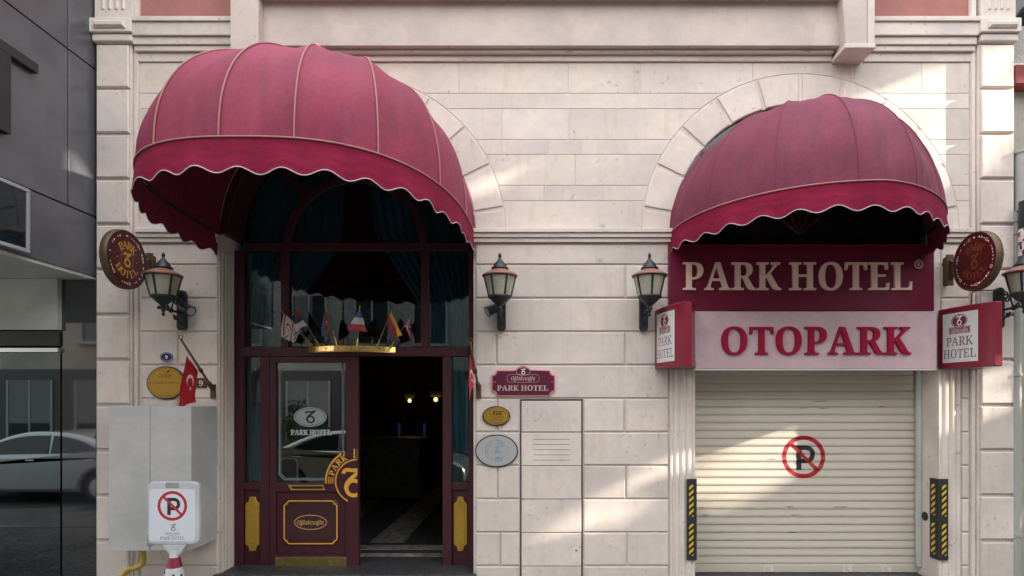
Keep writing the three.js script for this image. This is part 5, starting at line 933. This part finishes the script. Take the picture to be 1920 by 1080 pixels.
// parked cars behind the viewer, mirrored in the glass
function car(label, paint, x, z, turn) {
  const t = thing('parked_car', label, 'car', V(x, -0.36, z), 'cars parked across the street'); t.rotation.y = turn;
  const W = 1.78, lower = [[-2.3, 0.42], [-2.28, 0.72], [-2.2, 0.9], [-1.75, 1.0], [-1.5, 1.02], [1.05, 0.98], [1.7, 0.86], [2.15, 0.74], [2.3, 0.58], [2.3, 0.36], [2.1, 0.24]];
  const sh = new THREE.Shape(); sh.moveTo(...lower[0]); sh.splineThru(lower.slice(1).map((p) => new THREE.Vector2(...p)));
  sh.lineTo(1.78, 0.22); sh.absarc(1.42, 0.3, 0.36, -0.2, Math.PI + 0.2, false); sh.lineTo(-1.06, 0.22); sh.absarc(-1.42, 0.3, 0.36, -0.2, Math.PI + 0.2, false); sh.lineTo(-2.2, 0.24); sh.closePath();
  const soft = (s, w, b) => new THREE.ExtrudeGeometry(s, { depth: w - 2 * b, bevelEnabled: true, bevelSize: b, bevelThickness: b, bevelOffset: -b, bevelSegments: 4, curveSegments: 12 }).translate(0, 0, -w / 2 + b);
  loc(t, 'body', soft(sh, W, 0.09), paint);
  const cab = [[-1.9, 0.96], [-1.55, 1.12], [-0.95, 1.36], [-0.3, 1.44], [0.25, 1.42], [0.75, 1.26], [1.2, 0.95]], cs = new THREE.Shape(); cs.moveTo(...cab[0]); cs.splineThru(cab.slice(1).map((p) => new THREE.Vector2(...p))); cs.closePath();
  const taper = (g) => { const p = g.attributes.position; for (let i = 0; i < p.count; i++) { const y = p.getY(i); p.setZ(i, p.getZ(i) * (1 - 0.32 * Math.max(0, y - 0.96))); } g.computeVertexNormals(); return g; };
  const roof = loc(t, 'cabin', taper(soft(cs, W - 0.12, 0.1)), paint);
  for (const [name, ax, ay, bx, by] of [['windscreen', 0.72, 1.29, 1.14, 1.0], ['rear_window', -1.1, 1.32, -1.68, 1.06]]) { const l = Math.hypot(bx - ax, by - ay), g = new RoundedBoxGeometry(l, 0.02, 1.22, 1, 0.008); g.rotateZ(Math.atan2(by - ay, bx - ax)); g.translate((ax + bx) / 2 + (ax > 0 ? 0.012 : -0.01), (ay + by) / 2 + 0.022, 0); loc(roof, name, g, M.darkGlass); }
  for (const s of [1, -1]) for (const [a, b] of [[-1.4, -0.42], [-0.36, 0.92]]) {
    const w = new THREE.Shape(), top = (x) => 1.37 - 0.32 * Math.pow(Math.abs((x + 0.2) / 1.2), 2.4); w.moveTo(a, 1.0); w.lineTo(b, 1.0); for (let i = 0; i <= 8; i++) { const x = b + (a - b) * i / 8; w.lineTo(x, Math.max(1.01, top(x))); } w.closePath();
    const g = new THREE.ExtrudeGeometry(w, { depth: 0.012, bevelEnabled: false }); g.translate(0, 0, s > 0 ? (W - 0.12) / 2 - 0.006 : -(W - 0.12) / 2 - 0.006); loc(roof, 'side_window', taper(g), M.darkGlass);
    loc(t, 'door_handle', new RoundedBoxGeometry(0.18, 0.03, 0.03, 2, 0.012).translate((a + b) / 2 - 0.35, 0.88, s * (W / 2 + 0.005)), M.steel);
  }
  for (const sx of [-1.42, 1.42]) for (const s of [1, -1]) {
    const wh = loc(t, 'wheel', lathe([[0.2, -0.1], [0.3, -0.1], [0.325, -0.07], [0.325, 0.07], [0.3, 0.1], [0.2, 0.1]], 28).rotateX(Math.PI / 2).translate(sx, 0.325, s * 0.78), M.rubber);
    loc(wh, 'rim', new THREE.CylinderGeometry(0.21, 0.21, 0.14, 24).rotateX(Math.PI / 2).translate(sx, 0.325, s * 0.8), M.steel);
  }
  for (const s of [1, -1]) { loc(t, 'headlight', new THREE.SphereGeometry(0.12, 14, 10).scale(0.9, 0.6, 1.2).translate(2.16, 0.66, s * 0.62), M.glass); loc(t, 'tail_light', new RoundedBoxGeometry(0.06, 0.14, 0.36, 2, 0.03).translate(-2.24, 0.8, s * 0.6), M.redBox); loc(t, 'mirror', new RoundedBoxGeometry(0.12, 0.12, 0.18, 3, 0.05).translate(0.78, 1.02, s * 0.96), paint); }
}
car('silver saloon car parked on the street', mat({ color: C(0.42, 0.44, 0.46), metalness: 0.55, roughness: 0.3, clearcoat: 1, clearcoatRoughness: 0.05 }), -9.95, 6.9, Math.PI);
car('beige saloon car parked on the street', mat({ color: C(0.36, 0.32, 0.26), metalness: 0.5, roughness: 0.3, clearcoat: 1, clearcoatRoughness: 0.05 }), -3.56, 6.9, 0);
// a passer-by on the pavement, mirrored in the polished pier
{
  const bones = [[0, 0.93, 0, 0, 1.18, 0.01, 0.125, 0.14], [0, 1.18, 0.01, 0, 1.38, 0, 0.14, 0.12], [0, 1.38, 0, 0, 1.5, 0.01, 0.06, 0.055], [0, 1.57, 0.02, 0, 1.64, 0.015, 0.085, 0.092]];
  for (const s of [1, -1]) bones.push([s * 0.09, 0.92, 0, s * 0.11, 0.5, 0.02, 0.09, 0.06], [s * 0.11, 0.5, 0.02, s * 0.12, 0.08, -0.02, 0.058, 0.04], [s * 0.12, 0.05, -0.04, s * 0.14, 0.035, 0.15, 0.04, 0.032], [s * 0.17, 1.4, 0, s * 0.23, 1.12, -0.02, 0.052, 0.042], [s * 0.23, 1.12, -0.02, s * 0.22, 0.88, 0.06, 0.04, 0.03], [s * 0.22, 0.88, 0.06, s * 0.215, 0.76, 0.09, 0.034, 0.02]);
  const res = 64, mc = new MarchingCubes(res, mat({}), false, false, 120000), sc = 0.95; mc.isolation = 0;
  for (let k = 0; k < res; k++) for (let j = 0; j < res; j++) for (let i = 0; i < res; i++) {
    const x = (i / res * 2 - 1) * sc, y = (j / res * 2 - 1) * sc + 0.86, z = (k / res * 2 - 1) * sc; let d = 9;
    for (const [ax, ay, az, bx, by, bz, r0, r1] of bones) { const vx = bx - ax, vy = by - ay, vz = bz - az, t = Math.max(0, Math.min(1, ((x - ax) * vx + (y - ay) * vy + (z - az) * vz) / (vx * vx + vy * vy + vz * vz))), q = Math.hypot(x - ax - vx * t, y - ay - vy * t, z - az - vz * t) - (r0 + (r1 - r0) * t), h = Math.max(0, 0.03 - Math.abs(d - q)) / 0.03; d = Math.min(d, q) - h * h * 0.03 / 4; }
    mc.field[i + j * res + k * res * res] = -d;
  }
  mc.update();
  const n = mc.count, g = new THREE.BufferGeometry(); g.setAttribute('position', new THREE.BufferAttribute(mc.positionArray.slice(0, n * 3), 3)); g.setAttribute('normal', new THREE.BufferAttribute(mc.normalArray.slice(0, n * 3), 3));
  g.scale(sc, sc, sc); g.translate(0, 0.86, 0);
  const p = shadowed(new THREE.Mesh(g, mat({ color: C(0.022, 0.022, 0.026), roughness: 0.9 }))); p.name = 'person'; p.position.set(-5.25, -0.03, 1.95); p.rotation.y = 0.6; scene.add(p);
  tag(p, 'person in dark clothes standing on the pavement by the glazed shopfront', 'person');
}

renderer.render(scene, camera);
